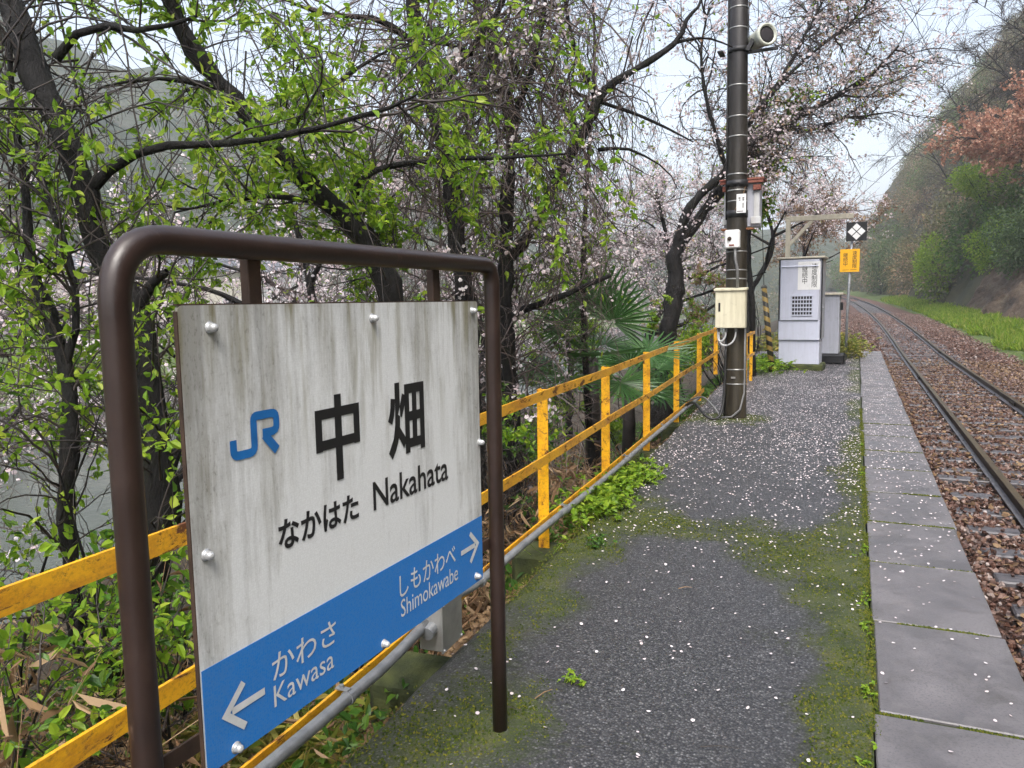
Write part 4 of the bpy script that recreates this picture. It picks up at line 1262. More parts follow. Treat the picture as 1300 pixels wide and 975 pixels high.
def leaves(P, D, size, width=.5, droop=.3, flat=.6, fold=.18, detail=True):
    """pointed leaves at P heading D; size array; returns verts, faces"""
    N = len(P)
    d = unit(D + rng.normal(0, .25, (N, 3)) + np.array([0, 0, -droop]))
    nrm = rng.normal(0, 1 - flat, (N, 3)) + np.array([0, 0, flat]); nrm = nrm - d * (nrm * d).sum(1, keepdims=True); nrm = unit(nrm + 1e-6)
    s = np.cross(d, nrm)
    L = (size * rng.uniform(.4, 1.4, N))[:, None]; W = L * width * .5 * rng.uniform(.8, 1.2, N)[:, None]
    up = nrm * L * fold
    if detail:
        v = np.stack([P, P + d * L * .30 + s * W * .92 + up * .6, P + d * L * .66 + s * W * .75 + up * .5, P + d * L - nrm * L * .08,
                      P + d * L * .66 - s * W * .75 + up * .5, P + d * L * .30 - s * W * .92 + up * .6], 1)
        i = np.arange(N)[:, None] * 6
        F = np.concatenate([i + [0, 1, 2, 3], i + [0, 3, 4, 5]])
    else:
        v = np.stack([P, P + d * L * .45 + s * W + up * .6, P + d * L, P + d * L * .45 - s * W + up * .6], 1)
        i = np.arange(N)[:, None] * 4
        F = np.concatenate([i + [0, 1, 2], i + [0, 2, 3]])
    return v.reshape(-1, 3), F

def flowers(P, size):
    """open five-cornered cups facing every way"""
    N = len(P)
    n_ = unit(rng.normal(0, 1, (N, 3)) + np.array([0, 0, -.15]))
    a = unit(np.cross(n_, rng.normal(0, 1, (N, 3)))); b = np.cross(n_, a)
    s = (size * rng.uniform(.7, 1.2, N))[:, None] * .5
    v = [P - n_ * s * .35]
    for k in range(5):
        an = 2 * np.pi * k / 5
        v.append(P + (a * math.cos(an) + b * math.sin(an)) * s)
    v = np.stack(v, 1)
    i = np.arange(N)[:, None] * 6
    F = np.concatenate([i + [0, 1 + k, 1 + (k + 1) % 5] for k in range(5)])
    return v.reshape(-1, 3), F

def clear_of_platform(P, margin=.10, ztop=2.6):
    """keep lines that stay off the platform side of the railing below head height"""
    bad = (P[..., 0] > fence_x(P[..., 1]) - margin) & (P[..., 2] < ztop)
    bad |= (P[..., 0] > -1.75) & (P[..., 1] < 10.4) & (P[..., 1] > 5)
    return ~bad.any(axis=tuple(range(1, bad.ndim)))

def put(name, VF, mat, parent, org, smooth=False, kind='stuff'):
    V, F = VF
    me = np_mesh(name, V - org, F, mat, smooth)
    o = link(name, me, parent, kind)
    return o

def limb_mesh(limbs, S=10, seg=.12, gnarl=.10):
    Vs, Fs, off = [], [], 0
    for (P, Rd) in limbs:
        L = np.linalg.norm(np.diff(P, axis=0), axis=1).sum()
        n = max(6, int(L / seg))
        Q, q = smooth_line(P, Rd, n)
        Q = Q + rng.normal(0, 1, Q.shape) * (q * .10)[:, None]
        q = q * (1 + rng.normal(0, gnarl, n))
        V, F = tubes(Q[None], q[None], S)
        Vs.append(V); Fs.append(F + off); off += len(V)
    return np.concatenate(Vs), np.concatenate(Fs)

def woody(name, label, cat, limbs, n2=60, l2=(.5, 1.2), n3=400, l3=(.2, .5), r2=.012, r3=.004, lo2=.3, up2=.15, grav2=.0, grav3=.05,
          wander=.22, leaf=(), flower=None, bark='bark', twig='twig', S=10, clear=True, group=None, spread2=(.6, 1.25), K2=7, K3=5, ztop=2.6, extra=None, margin=.1, trunk_name='trunk'):
    """a tree or shrub: trunk and limbs, branches, twigs, foliage, blossom"""
    org = np.array(limbs[0][0][0], float)
    root = empty(name, tuple(org), 0, label, cat, group)
    put(trunk_name, limb_mesh(limbs, S), MAT[bark], root, org, True, None)
    LP = np.stack([smooth_line(P, Rd, 24)[0] for P, Rd in limbs])
    p, t, i, u = sample_on(LP, n2, lo2, 1.0)
    P2 = grow(p, side_dirs(t, spread2, up2), rng.uniform(*l2, n2), K2, grav2, wander)
    if extra is not None:
        P2 = np.concatenate([P2, extra(K2)])
    if clear: P2 = P2[clear_of_platform(P2, margin, ztop)]
    R2 = r2 * rng.uniform(.6, 1.4, len(P2))[:, None] * np.linspace(1, .3, K2 + 1)[None]
    p, t, i, u = sample_on(P2, n3, .1, 1.0)
    P3 = grow(p, side_dirs(t, (.35, 1.1), .05), rng.uniform(*l3, n3), K3, grav3, wander)
    if clear: P3 = P3[clear_of_platform(P3, margin, ztop)]
    R3 = r3 * rng.uniform(.6, 1.3, len(P3))[:, None] * np.linspace(1, .35, K3 + 1)[None]
    put('branches', tubes(P2, R2, 5), MAT[twig], root, org, True)
    put('twigs', tubes(P3, R3, 3), MAT[twig], root, org)
    for lf in leaf:
        n = lf['n']
        src = P3 if lf.get('on', 3) == 3 else P2
        cl = lf.get('clump', .47)
        q = src[:, 1]
        src_c = src[(vnoise(q[:, 0] * 2.3 + q[:, 1] * 1.1 + 31, q[:, 2] * 2.6 + q[:, 1] * .7, 19) * .65 + .35 * vnoise(q[:, 0] * 6 + q[:, 1] * 3, q[:, 2] * 6, 23)) > cl]
        if len(src_c) > 10: src = src_c
        if 'where' in lf:
            src = src[lf['where'](src)]
            if len(src) < 3: continue
        p, t, i, u = sample_on(src, n, .15, 1.0)
        if 'box' in lf: pass
        d = side_dirs(t, (.4, 1.3), .1)
        put(lf.get('name', 'foliage'), leaves(p + rng.normal(0, .008, p.shape), d, np.full(n, lf['size']), lf.get('width', .5), lf.get('droop', .3), lf.get('flat', .6), detail=lf.get('detail', True)), MAT[lf['mat']], root, org)
    if flower:
        n = flower['n']
        p, t, i, u = sample_on(P3, n // 9, .2, 1.0)
        p = np.repeat(p, 9, 0) + rng.normal(0, flower.get('jit', .035) * .85, (n // 9 * 9, 3))
        put('blossom', flowers(p, np.full(len(p), flower['size'])), MAT['blossom'], root, org)
    return root

def px_limb(pts, rad):
    return (np.array([at(*p) for p in pts]), np.array(rad, float))
def to_ground(limb, dx=.1, dy=.1, flare=1.5, zf=left_z):
    """carry the lowest point of a limb down into the bank"""
    P, Rd = limb
    b = P[0] + np.array([dx, dy, 0])
    zg = float(zf(b[0], b[1])) - .15
    if zg < P[0][2] - .1:
        mid = (P[0] + np.array([b[0], b[1], zg])) / 2 - np.array([dx, dy, 0]) * .15
        P = np.concatenate([[[b[0], b[1], zg]], [mid], P]); Rd = np.concatenate([[Rd[0] * flare, Rd[0] * 1.15], Rd])
    return P, Rd
def random_limbs(base, h, spread, r, n=4, lean=(0, 0, 0), fork=.35):
    base = np.array(base, float)
    top = base + np.array([lean[0], lean[1], h * .75])
    mids = [base, base + (top - base) * .33 + rng.normal(0, .06 * h, 3) * [1, 1, 0], base + (top - base) * .66 + rng.normal(0, .08 * h, 3) * [1, 1, 0], top]
    limbs = [(np.array(mids), np.array([r, r * .75, r * .5, r * .2]))]
    for k in range(n):
        f = fork + (1 - fork) * (k + .3) / n * .8
        a = rng.uniform(0, 6.28)
        st = smooth_line(mids, [r, r * .75, r * .5, r * .2], 20)
        j = int(f * 19); s0 = st[0][j]
        dirv = np.array([math.cos(a), math.sin(a), rng.uniform(.35, 1.0)])
        L = spread * rng.uniform(.7, 1.2)
        p1 = s0 + dirv * L * .4 + rng.normal(0, .05 * L, 3); p2 = s0 + dirv * L + rng.normal(0, .1 * L, 3) + [0, 0, -.1 * L]
        limbs.append((np.array([s0, p1, p2]), np.array([st[1][j] * .75, st[1][j] * .45, r * .08])))
    return limbs

def hanging(cx, cy, d, sx, sy, n, L):
    """vines and twigs hanging from up in the tree"""
    def f(K):
        B = np.array([at(cx + rng.normal(0, sx), cy + rng.normal(0, sy), d + rng.normal(0, .25)) for _ in range(n)])
        return grow(B, rng.normal(0, .5, (n, 3)) + [0, 0, -.6], rng.uniform(*L, n), K, .12, .20)
    return f
# ------------------------------------------------------------------ near trees on the bank
T1 = to_ground(px_limb([(130, 960, 3.15), (160, 830, 3.15), (200, 700, 3.2), (200, 600, 3.2), (188, 480, 3.25), (172, 390, 3.3), (128, 325, 3.3), (108, 250, 3.3), (85, 180, 3.3), (48, 100, 3.35), (20, 20, 3.4), (-15, -80, 3.5), (-30, -260, 3.6)], [.085, .085, .075, .062, .056, .056, .052, .052, .054, .058, .055, .05, .03]), .05, 0)
def_leafA = dict(n=9500, size=.052, mat='leaf_bright', droop=.35, flat=.5, width=.55)
woody('leaning_tree', 'dark leaning tree with broken stub, seen through the left of the sign frame', 'tree',
      [T1,
       px_limb([(110, 245, 3.3), (150, 208, 3.3), (205, 186, 3.3), (300, 181, 3.25), (400, 163, 3.2), (490, 138, 3.15), (530, 120, 3.1)], [.026, .022, .018, .015, .012, .008, .004]),
       px_limb([(70, 75, 3.32), (95, 45, 3.3), (125, 33, 3.3), (190, 38, 3.25), (250, 20, 3.2)], [.022, .018, .016, .012, .006]),
       px_limb([(178, 385, 3.28), (192, 362, 3.26), (212, 345, 3.24)], [.030, .022, .014]),
       px_limb([(60, 110, 3.35), (20, 60, 3.5), (-30, 20, 3.7)], [.04, .03, .02])],
      n2=95, l2=(.35, 1.0), n3=720, l3=(.12, .38), r2=.005, r3=.0023, lo2=.25, leaf=[dict(def_leafA, n=3400, size=.042)], extra=hanging(120, 60, 3.4, 110, 60, 22, (.6, 2.2)), ztop=1.2, margin=.3)
woody('twisted_stem_tree', 'slim twisted dark stem wrapped in leafy creeper at the far left', 'tree',
      [to_ground(px_limb([(86, 690, 3.0), (88, 560, 3.0), (84, 470, 3.05), (62, 400, 3.1), (40, 330, 3.15), (30, 220, 3.2), (15, 120, 3.3), (10, -50, 3.4)], [.030, .028, .030, .026, .02, .016, .012, .008])),
       px_limb([(84, 460, 3.05), (98, 400, 3.05), (85, 320, 3.1), (60, 250, 3.15), (45, 180, 3.2)], [.018, .014, .012, .01, .005])],
      n2=110, l2=(.2, .75), n3=620, l3=(.1, .3), r2=.005, r3=.0022, lo2=.1, leaf=[dict(def_leafA, n=2900, size=.040)], extra=hanging(60, 80, 3.4, 60, 60, 18, (.6, 2.2)), margin=.25)

T2 = to_ground(px_limb([(500, 385, 4.9), (480, 335, 4.9), (455, 292, 4.9), (400, 240, 4.8), (345, 185, 4.7), (300, 128, 4.6), (255, 75, 4.5), (215, 5, 4.4), (180, -120, 4.3)], [.085, .080, .066, .056, .052, .050, .048, .046, .03]), .15, .15)
woody('slanting_tree', 'dark trunk slanting up to the left above the sign with bright new leaves', 'tree',
      [T2,
       px_limb([(452, 285, 4.9), (450, 240, 4.85), (482, 215, 4.8), (565, 202, 4.7), (640, 200, 4.6), (720, 195, 4.55)], [.036, .028, .020, .015, .011, .006]),
       px_limb([(345, 185, 4.7), (390, 140, 4.6), (440, 95, 4.5), (500, 60, 4.4)], [.022, .017, .012, .005]),
       px_limb([(290, 115, 4.6), (250, 105, 4.4), (190, 100, 4.2), (130, 110, 4.1)], [.02, .015, .01, .005]),
       px_limb([(420, 262, 4.85), (360, 250, 4.6), (290, 255, 4.4), (220, 270, 4.2)], [.02, .015, .01, .005])],
      n2=140, l2=(.4, 1.1), n3=1200, l3=(.12, .40), r2=.0058, r3=.0026, lo2=.2, leaf=[dict(def_leafA, n=10500, size=.047)], extra=hanging(420, 60, 5.0, 120, 60, 28, (.6, 2.0)), ztop=1.4, margin=.3)

T3 = to_ground(px_limb([(592, 400, 5.9), (581, 308, 5.9), (569, 215, 5.9), (548, 130, 5.9), (535, 70, 5.9), (523, 0, 5.9), (505, -120, 5.9), (490, -300, 5.9)], [.075, .068, .064, .058, .056, .056, .048, .03]), .1, .1)
woody('straight_tree', 'upright dark trunk behind the top right of the sign frame', 'tree',
      [T3, px_limb([(548, 130, 5.9), (600, 60, 5.8), (640, 0, 5.7), (660, -60, 5.6)], [.03, .024, .018, .01]),
       px_limb([(535, 60, 5.9), (480, 25, 5.8), (400, 15, 5.6), (330, -20, 5.5)], [.03, .022, .015, .008])],
      n2=120, l2=(.6, 1.7), n3=1300, l3=(.3, .8), r2=.0075, r3=.0028, lo2=.2, grav2=.06, grav3=.14, twig='twig_pink', leaf=[dict(def_leafA, n=2000, size=.05)], flower=dict(n=1500, size=.035), extra=hanging(560, 40, 6.0, 70, 70, 45, (.8, 2.4)))

T4 = to_ground(px_limb([(642, 380, 6.4), (642, 330, 6.4), (645, 230, 6.4), (650, 154, 6.4), (635, 95, 6.4), (615, 40, 6.4), (600, -30, 6.4), (580, -200, 6.4)], [.06, .058, .055, .052, .045, .04, .034, .02]), .1, .1)
woody('vine_hung_tree', 'brownish trunk smothered in hanging bare vines near the right sign post', 'tree',
      [T4, px_limb([(650, 154, 6.4), (675, 90, 6.3), (690, 20, 6.2), (700, -60, 6.1)], [.028, .022, .018, .01]),
       px_limb([(632, 90, 6.4), (580, 60, 6.2), (520, 50, 6.1)], [.024, .016, .008])],
      n2=130, l2=(.5, 1.5), n3=1500, l3=(.25, .8), r2=.008, r3=.003, lo2=.1, grav2=.10, grav3=.18, twig='twig_pink', leaf=[dict(def_leafA, n=900, size=.055)], flower=dict(n=1400, size=.035), extra=hanging(640, 60, 6.3, 70, 70, 85, (.9, 2.8)))

T5 = to_ground(px_limb([(642, 350, 7.0), (665, 308, 7.0), (688, 269, 7.0), (715, 212, 7.0), (738, 173, 7.0), (758, 128, 7.0), (781, 104, 7.0), (819, 81, 7.1), (858, 54, 7.2), (873, 23, 7.2), (890, 0, 7.3), (905, -80, 7.4)], [.066, .062, .056, .052, .05, .046, .034, .03, .026, .018, .013, .006]), -.1, .1)
woody('arching_tree', 'dark trunk arching up to the right toward the utility pole', 'tree',
      [T5, px_limb([(858, 54, 7.2), (896, 48, 7.3), (930, 60, 7.4)], [.016, .011, .005]),
       px_limb([(758, 125, 7.0), (735, 81, 6.9), (722, 30, 6.8), (712, -40, 6.7)], [.032, .026, .02, .012]),
       px_limb([(738, 170, 7.0), (690, 100, 6.9), (670, 40, 6.8)], [.02, .014, .007]),
       px_limb([(690, 105, 7.3), (758, 128, 7.2), (820, 150, 7.2), (880, 180, 7.2)], [.012, .018, .014, .006]),
       px_limb([(625, 415, 6.9), (655, 398, 6.7), (700, 381, 6.5), (740, 364, 6.5), (775, 350, 6.5)], [.03, .03, .027, .024, .018]),
       px_limb([(760, 190, 7.0), (800, 190, 7.1), (845, 215, 7.2), (860, 240, 7.3)], [.018, .013, .009, .004])],
      n2=190, l2=(.6, 1.9), n3=2300, l3=(.3, .9), r2=.0075, r3=.0028, lo2=.15, grav2=.07, grav3=.14, twig='twig_pink', leaf=[dict(def_leafA, n=900, size=.055)], flower=dict(n=2600, size=.035), extra=hanging(760, 40, 7.2, 90, 70, 80, (.8, 2.6)))
woody('ivy_stem', 'thin upright stem clothed in ivy between the arching tree and pole', 'tree',
      [to_ground(px_limb([(740, 375, 8.0), (742, 300, 8.0), (745, 240, 8.0), (750, 150, 8.0), (755, 60, 8.0), (750, -60, 8.0)], [.03, .028, .026, .02, .016, .01]), .1, .1)],
      n2=60, l2=(.2, .9), n3=500, l3=(.1, .5), r2=.005, r3=.0025, lo2=.15, grav3=.2, twig='twig_pink', leaf=[dict(n=1200, size=.05, mat='leaf_mid', where=lambda P: P[:, 0, 2] < 2.6)])

T6 = to_ground(px_limb([(848, 420, 12.5), (857, 370, 12.5), (858, 318, 12.5), (876, 293, 12.5), (904, 255, 12.5), (935, 215, 12.6), (970, 175, 12.8), (1017, 148, 13), (1068, 118, 13), (1109, 92, 13), (1141, 58, 13)], [.14, .135, .12, .095, .085, .075, .062, .05, .042, .034, .016]), -.2, .2)
woody('cherry_tree', 'cherry tree behind the pole whose long bough reaches right over the platform', 'tree',
      [T6, px_limb([(858, 318, 12.5), (868, 278, 12.4), (890, 246, 12.3), (923, 215, 12.2), (950, 160, 12.2), (985, 110, 12.3), (1003, 80, 12.4), (1030, 30, 12.5), (1060, -30, 12.6)], [.09, .08, .07, .06, .05, .042, .034, .02, .01]),
       px_limb([(985, 110, 12.3), (1040, 60, 12.6), (1090, 20, 12.9), (1120, -10, 13)], [.03, .022, .014, .007]),
       px_limb([(970, 175, 12.8), (1030, 165, 13.2), (1075, 150, 13.6), (1100, 150, 14)], [.03, .022, .014, .006]),
       px_limb([(923, 215, 12.2), (900, 140, 12.0), (890, 70, 12), (900, 10, 12)], [.04, .03, .02, .01])],
      n2=230, l2=(.5, 1.6), n3=2600, l3=(.25, .8), r2=.013, r3=.005, lo2=.25, grav2=.03, grav3=.08, leaf=[dict(n=2400, size=.065, mat='leaf_orange'), dict(n=900, size=.065, mat='leaf_bright')], flower=dict(n=10500, size=.044, jit=.06))
woody('green_leafed_tree', 'small tree with fresh green leaves just right of the pole below the speaker', 'tree',
      [to_ground(px_limb([(955, 400, 13.5), (950, 300, 13.5), (955, 210, 13.5), (965, 160, 13.4), (975, 125, 13.3)], [.05, .045, .035, .025, .01]), 0, .3),
       px_limb([(955, 210, 13.5), (985, 175, 13.3), (1010, 160, 13.2)], [.02, .014, .006])],
      n2=60, l2=(.3, .8), n3=420, l3=(.15, .4), r2=.008, r3=.004, lo2=.55, leaf=[dict(n=4200, size=.085, mat='leaf_bright')])

# cherries further along and down the bank
CH = [((-4.2, 17.5), 7.5, 2.6, .13, 'pale cherry tree behind the guy wire, hung with white blossom', 9000, 1500, 0),
      ((-2.9, 24.0), 7.2, 2.6, .12, 'pale cherry tree straight behind the signal cabinet', 9500, 1400, 0),
      ((-1.9, 30.5), 6.0, 2.4, .11, 'bronze leafed cherry spreading over the track beyond the cabinet', 3500, 1200, 7500),
      ((-6.5, 13.0), 8.5, 3.0, .14, 'cherry tree down the bank, blossoms seen left of the pole', 6000, 1500, 0),
      ((-7.5, 9.0), 8.5, 3.0, .14, 'cherry tree down the bank behind the arching trunk', 7500, 1500, 0),
      ((-10.5, 8.5), 9.5, 3.2, .14, 'cherry tree down the bank behind the upright trunk', 5500, 1500, 0),
      ((-9.5, 4.8), 8.5, 3.2, .14, 'cherry tree down the bank behind the slanting trunk', 4500, 1500, 0),
      ((-8.0, 22.0), 9.0, 3.2, .15, 'tall cherry tree low on the bank far behind the pole', 8000, 1400, 0),
      ((-12.5, 16.0), 9.5, 3.4, .15, 'farthest cherry tree near the river, dimmed by the mist', 7000, 1300, 0)]
for (bx_, by_), h, spd, r_, lab, nf, n3, nor in CH:
    zb = float(left_z(bx_, by_)) - .2
    lv = [dict(n=900, size=.07, mat='leaf_lime', detail=False)]
    if nor: lv = [dict(n=nor, size=.10, mat='leaf_orange', detail=False)]
    woody('cherry_tree', lab, 'tree', random_limbs((bx_, by_, zb), h, spd, r_, 6), n2=90, l2=(.6, 1.8), n3=n3, l3=(.3, .9), r2=.013, r3=.0055, lo2=.45, grav3=.06,
          leaf=lv, flower=dict(n=int(nf * .65), size=.056, jit=.07), S=8, twig='twig_pink', group='cherry trees on the bank')

# ------------------------------------------------------------------ undergrowth behind the railing
def shrub(name, label, base, h, spread, nst, leaf, n2=60, n3=350, l2=(.2, .6), l3=(.1, .3), group=None, cat='shrub', twig='twig', zf=left_z, lean=(0, 0), clear=True, r=.012, margin=.1, ztop=2.6, **kw):
    base = np.array([base[0], base[1], float(zf(base[0], base[1])) - .05])
    limbs = []
    for k in range(nst):
        a = rng.uniform(0, 6.28); s = spread * rng.uniform(.3, 1)
        b = base + np.array([math.cos(a), math.sin(a), 0]) * .08
        tip = base + np.array([math.cos(a) * s + lean[0], math.sin(a) * s + lean[1], h * rng.uniform(.65, 1.05)])
        if clear and tip[0] > fence_x(tip[1]) - .12: tip[0] = fence_x(tip[1]) - .12 - rng.uniform(0, .2)
        limbs.append((np.array([b, (b + tip) / 2 + rng.normal(0, .1 * h, 3) * [1, 1, .3] + [-.05, 0, 0], tip]), np.array([r, r * .7, r * .25])))
    return woody(name, label, cat, limbs, n2=n2, n3=n3, l2=l2, l3=l3, r2=.004, r3=.002, lo2=.2, leaf=leaf, S=5, group=group, clear=clear, trunk_name='stems', twig=twig, margin=margin, ztop=ztop, **kw)

LB = dict(size=.044, mat='leaf_bright', droop=.25, flat=.6, width=.55)
LM = dict(size=.044, mat='leaf_mid', droop=.25, flat=.6, width=.55)
UG = [((-2.35, 1.05), 1.5, .5, 'leafy green shrub at the far lower left behind the railing', [dict(LB, n=450), dict(LM, n=150)]),
      ((-2.75, 1.75), 2.4, .5, 'tall leafy shrub just left of the left sign post', [dict(LB, n=800), dict(LM, n=200)]),
      ((-2.15, 1.45), 1.1, .35, 'low green shrub below the railing by the left sign post', [dict(LB, n=1000), dict(LM, n=500)]),
      ((-3.6, 2.1), 3.2, .7, 'green bush behind the creeper covered stem', [dict(LM, n=350), dict(LB, n=350)]),
      ((-2.4, 2.3), 1.0, .4, 'low shrub between sign board and leaning trunk', [dict(LM, n=1200)]),
      ((-2.45, 3.6), 1.25, .5, 'shrub behind the right sign post with spring leaves', [dict(LB, n=1500), dict(LM, n=600)]),
      ((-2.6, 4.6), 1.5, .55, 'shrub of light green leaves behind the first clear fence bay', [dict(LB, n=1700), dict(LM, n=500)]),
      ((-2.35, 5.3), .9, .4, 'low dark shrub under the middle rail of the first bay', [dict(LM, n=900)]),
      ((-3.2, 6.2), 2.0, .7, 'taller light green shrub behind the second fence bay', [dict(LB, n=2200, size=.06)]),
      ((-3.4, 7.6), 2.1, .6, 'light green shrub rising left of the palm', [dict(LB, n=1700, size=.06), dict(LM, n=500)]),
      ((-3.2, 11.6), 2.3, .7, 'lime green bush between the palm and the pole', [dict(n=2200, size=.07, mat='leaf_lime', detail=False)]),
      ((-4.6, 12.5), 3.4, .9, 'tall lime green bush behind the cherry trunk left of the pole', [dict(n=3000, size=.08, mat='leaf_lime', detail=False)]),
      ((-2.9, 14.6), 2.0, .8, 'bush with mixed bronze and lime leaves right of the pole', [dict(n=1800, size=.07, mat='leaf_lime', detail=False), dict(n=1500, size=.07, mat='leaf_orange', detail=False)]),
      ((-2.5, 17.4), 2.2, .8, 'bronze leaved bush left of the signal cabinet', [dict(n=2200, size=.08, mat='leaf_orange', detail=False), dict(n=900, size=.08, mat='leaf_lime', detail=False)]),
      ((-2.3, 20.5), 2.4, .8, 'bushy bronze and green growth behind the signal cabinet', [dict(n=2600, size=.09, mat='leaf_orange', detail=False), dict(n=1400, size=.08, mat='leaf_lime', detail=False)]),
      ((-2.05, 13.4), .8, .45, 'low bright green weeds right of the pole base', [dict(LB, n=1500, size=.07)])]
for b, h, spd, lab, lf in UG:
    shrub('shrub', lab, b, h, spd, 7, lf, n2=70, n3=330, group='shrubs on the bank')
# dry climbing stems at the far left
def straw_plant(name, label, base, h, n, spread, mat='straw', cat='dry grass'):
    base = np.array([base[0], base[1], float(left_z(base[0], base[1]))])
    root = empty(name, tuple(base), 0, label, cat)
    B = base + rng.normal(0, 1, (n, 3)) * [spread, spread, 0]
    P = grow(B, rng.normal(0, .25, (n, 3)) + [0, 0, 1], rng.uniform(.5, 1, n) * h, 7, .08, .22)
    P = P[clear_of_platform(P)]
    put('stalks', tubes(P, .0028 * np.ones(len(P))[:, None] * np.linspace(1, .4, 8)[None], 3), MAT[mat], root, base)
    p, t, i, u = sample_on(P, n * 6, .2, 1)
    put('blades', leaves(p, side_dirs(t, (.3, .8), -.3), np.full(len(p), .11), .09, .6, .3), MAT[mat], root, base)
straw_plant('dry_grass', 'tangle of dry brown stalks at the far left behind the railing', (-2.35, 1.15), 1.5, 420, .25)
straw_plant('dry_grass', 'tall pale dry stalks left of the creeper covered stem', (-2.8, 1.35), 2.0, 340, .25)
straw_plant('dry_grass', 'dry stalks at the foot of the leaning tree', (-2.15, 1.7), .8, 340, .3)
straw_plant('dry_grass', 'thin dry stalks below the sign board by the conduit', (-1.95, 2.1), .55, 260, .25, 'weed')
straw_plant('dry_grass', 'brown dry tangle behind the first clear fence bay', (-2.35, 4.3), .9, 240, .35)
straw_plant('dry_grass', 'brown dry tangle behind the second fence bay', (-2.5, 5.7), 1.0, 240, .4)
straw_plant('dry_grass', 'brown dry tangle under the palm fronds', (-2.6, 7.2), .9, 240, .45)

# leaf litter and low green cover on the bank
n = 26000
Y = rng.uniform(.3, 15, n); D_ = rng.uniform(.02, 1, n) ** 1.5 * 4.5
X = edge_x(Y) - D_
P = np.stack([X, Y, left_z(X, Y) + .015], 1)
V, F = flat_bits(P, .055, .55, .5, .3)
link('leaf_litter', np_mesh('leaf_litter', V, F, MAT['leaf_dry']), kind='stuff')
n = 9000
Y = rng.uniform(.5, 20, n); D_ = rng.uniform(.08, 1, n) ** 1.3 * 4
X = edge_x(Y) - D_
k = fbm(X * 1.4, Y * 1.4, 3, 91) > .50
X, Y = X[k], Y[k]
B = np.stack([X, Y, left_z(X, Y)], 1)
B = np.repeat(B, 4, 0) + rng.normal(0, .03, (len(B) * 4, 3)) * [1, 1, .3]
B[:, 2] += rng.uniform(0, .16, len(B))
ok = B[:, 0] < edge_x(B[:, 1]) - .04
B = B[ok]
V, F = leaves(B, rng.normal(0, 1, B.shape) + [0, 0, .3], np.full(len(B), .06), .5, .1, .5)
link('ground_cover', np_mesh('ground_cover', V, F, MAT['leaf_mid']), kind='stuff')

# palm
def frond_mesh(Rd, nb, arcdeg, wid, droop):
    """one fan leaf in the XZ plane, blades folded and drooping at the tip"""
    V, F = [], []
    for k in range(nb):
        a = R(-arcdeg / 2 + arcdeg * k / (nb - 1)) + rng.normal(0, .02)
        L = Rd * (1 - .22 * abs(a / R(arcdeg / 2)) ** 2) * rng.uniform(.92, 1.06)
        dirv = np.array([math.sin(a), 0, math.cos(a)]); sd_ = np.array([math.cos(a), 0, -math.sin(a)])
        b = len(V)
        for (u, w_) in ((.06, .25), (.45, 1), (.8, .7), (1.0, .05)):
            c = dirv * L * u + np.array([0, -1, 0]) * .10 * L * math.sin(a) ** 2 * u + np.array([0, .55, -1]) * droop * L * max(0, u - .5) ** 2
            V += [tuple(c - sd_ * wid * w_), tuple(c + np.array([0, wid * .7 * w_, 0])), tuple(c + sd_ * wid * w_)]
        for i in range(3):
            o = b + 3 * i
            F += [(o, o + 1, o + 4, o + 3), (o + 1, o + 2, o + 5, o + 4)]
    return V, F
def palm(name, label, base, ht, specs):
    bz = float(left_z(*base)) - .1
    root = empty(name, (base[0], base[1], bz), 0, label, 'palm', 'fan palms behind the railing')
    m = MB(); m.tube([(0, 0, 0), (.02, 0, ht * .5), (0, .02, ht)], [.09, .085, .07], 10); m.build('trunk', MAT['twig'], root, True)
    for (az, el, pet, Rd) in specs:
        az, el = R(az), R(el)
        d = np.array([math.cos(az) * math.cos(el), math.sin(az) * math.cos(el), math.sin(el)])
        tip = np.array([0, 0, ht]) + d * pet + [0, 0, -.05 * pet]
        m = MB(); m.tube([(0, 0, ht - .03), tuple(np.array([0, 0, ht]) + d * pet * .5), tuple(tip)], [.012, .009, .007], 6)
        V, F = frond_mesh(Rd, 24, 200 if el > .75 else 240, .0165, .22)
        zc = unit(d); tc = np.array([.3 + .3 * rng.normal(), -1, .25]) if el > .75 else np.array([.15, -.35, 1.0])
        xc = unit(np.cross(tc, zc)); yc = np.cross(zc, xc)
        q = Matrix((tuple(xc), tuple(-yc), tuple(zc))).transposed()
        m.v += [tuple(Vector(tip) + q @ Vector(v)) for v in V]
        b = len(m.v) - len(V)
        m.f += [tuple(b + i for i in f) for f in F]
        m.build('frond', MAT['leaf_palm'], root)
palm('fan_palm', 'larger fan palm with an upright frond rising above the railing', (-2.6, 7.9), 1.62, [(60, 80, .55, .62), (-20, 55, .5, .55), (150, 45, .5, .55), (250, 30, .5, .5), (-60, 10, .55, .5), (20, 8, .6, .55), (90, 15, .5, .5), (-100, -15, .5, .5), (200, -10, .5, .5), (-30, -25, .5, .5)])
palm('fan_palm', 'smaller fan palm spreading low behind the railing next to the pole', (-2.75, 9.9), 1.2, [(-70, 35, .45, .55), (-20, 20, .5, .6), (30, 25, .5, .55), (-110, 10, .5, .55), (-45, -10, .5, .6), (0, -18, .45, .5), (90, 40, .4, .5), (180, 30, .4, .5), (60, 0, .4, .5)])

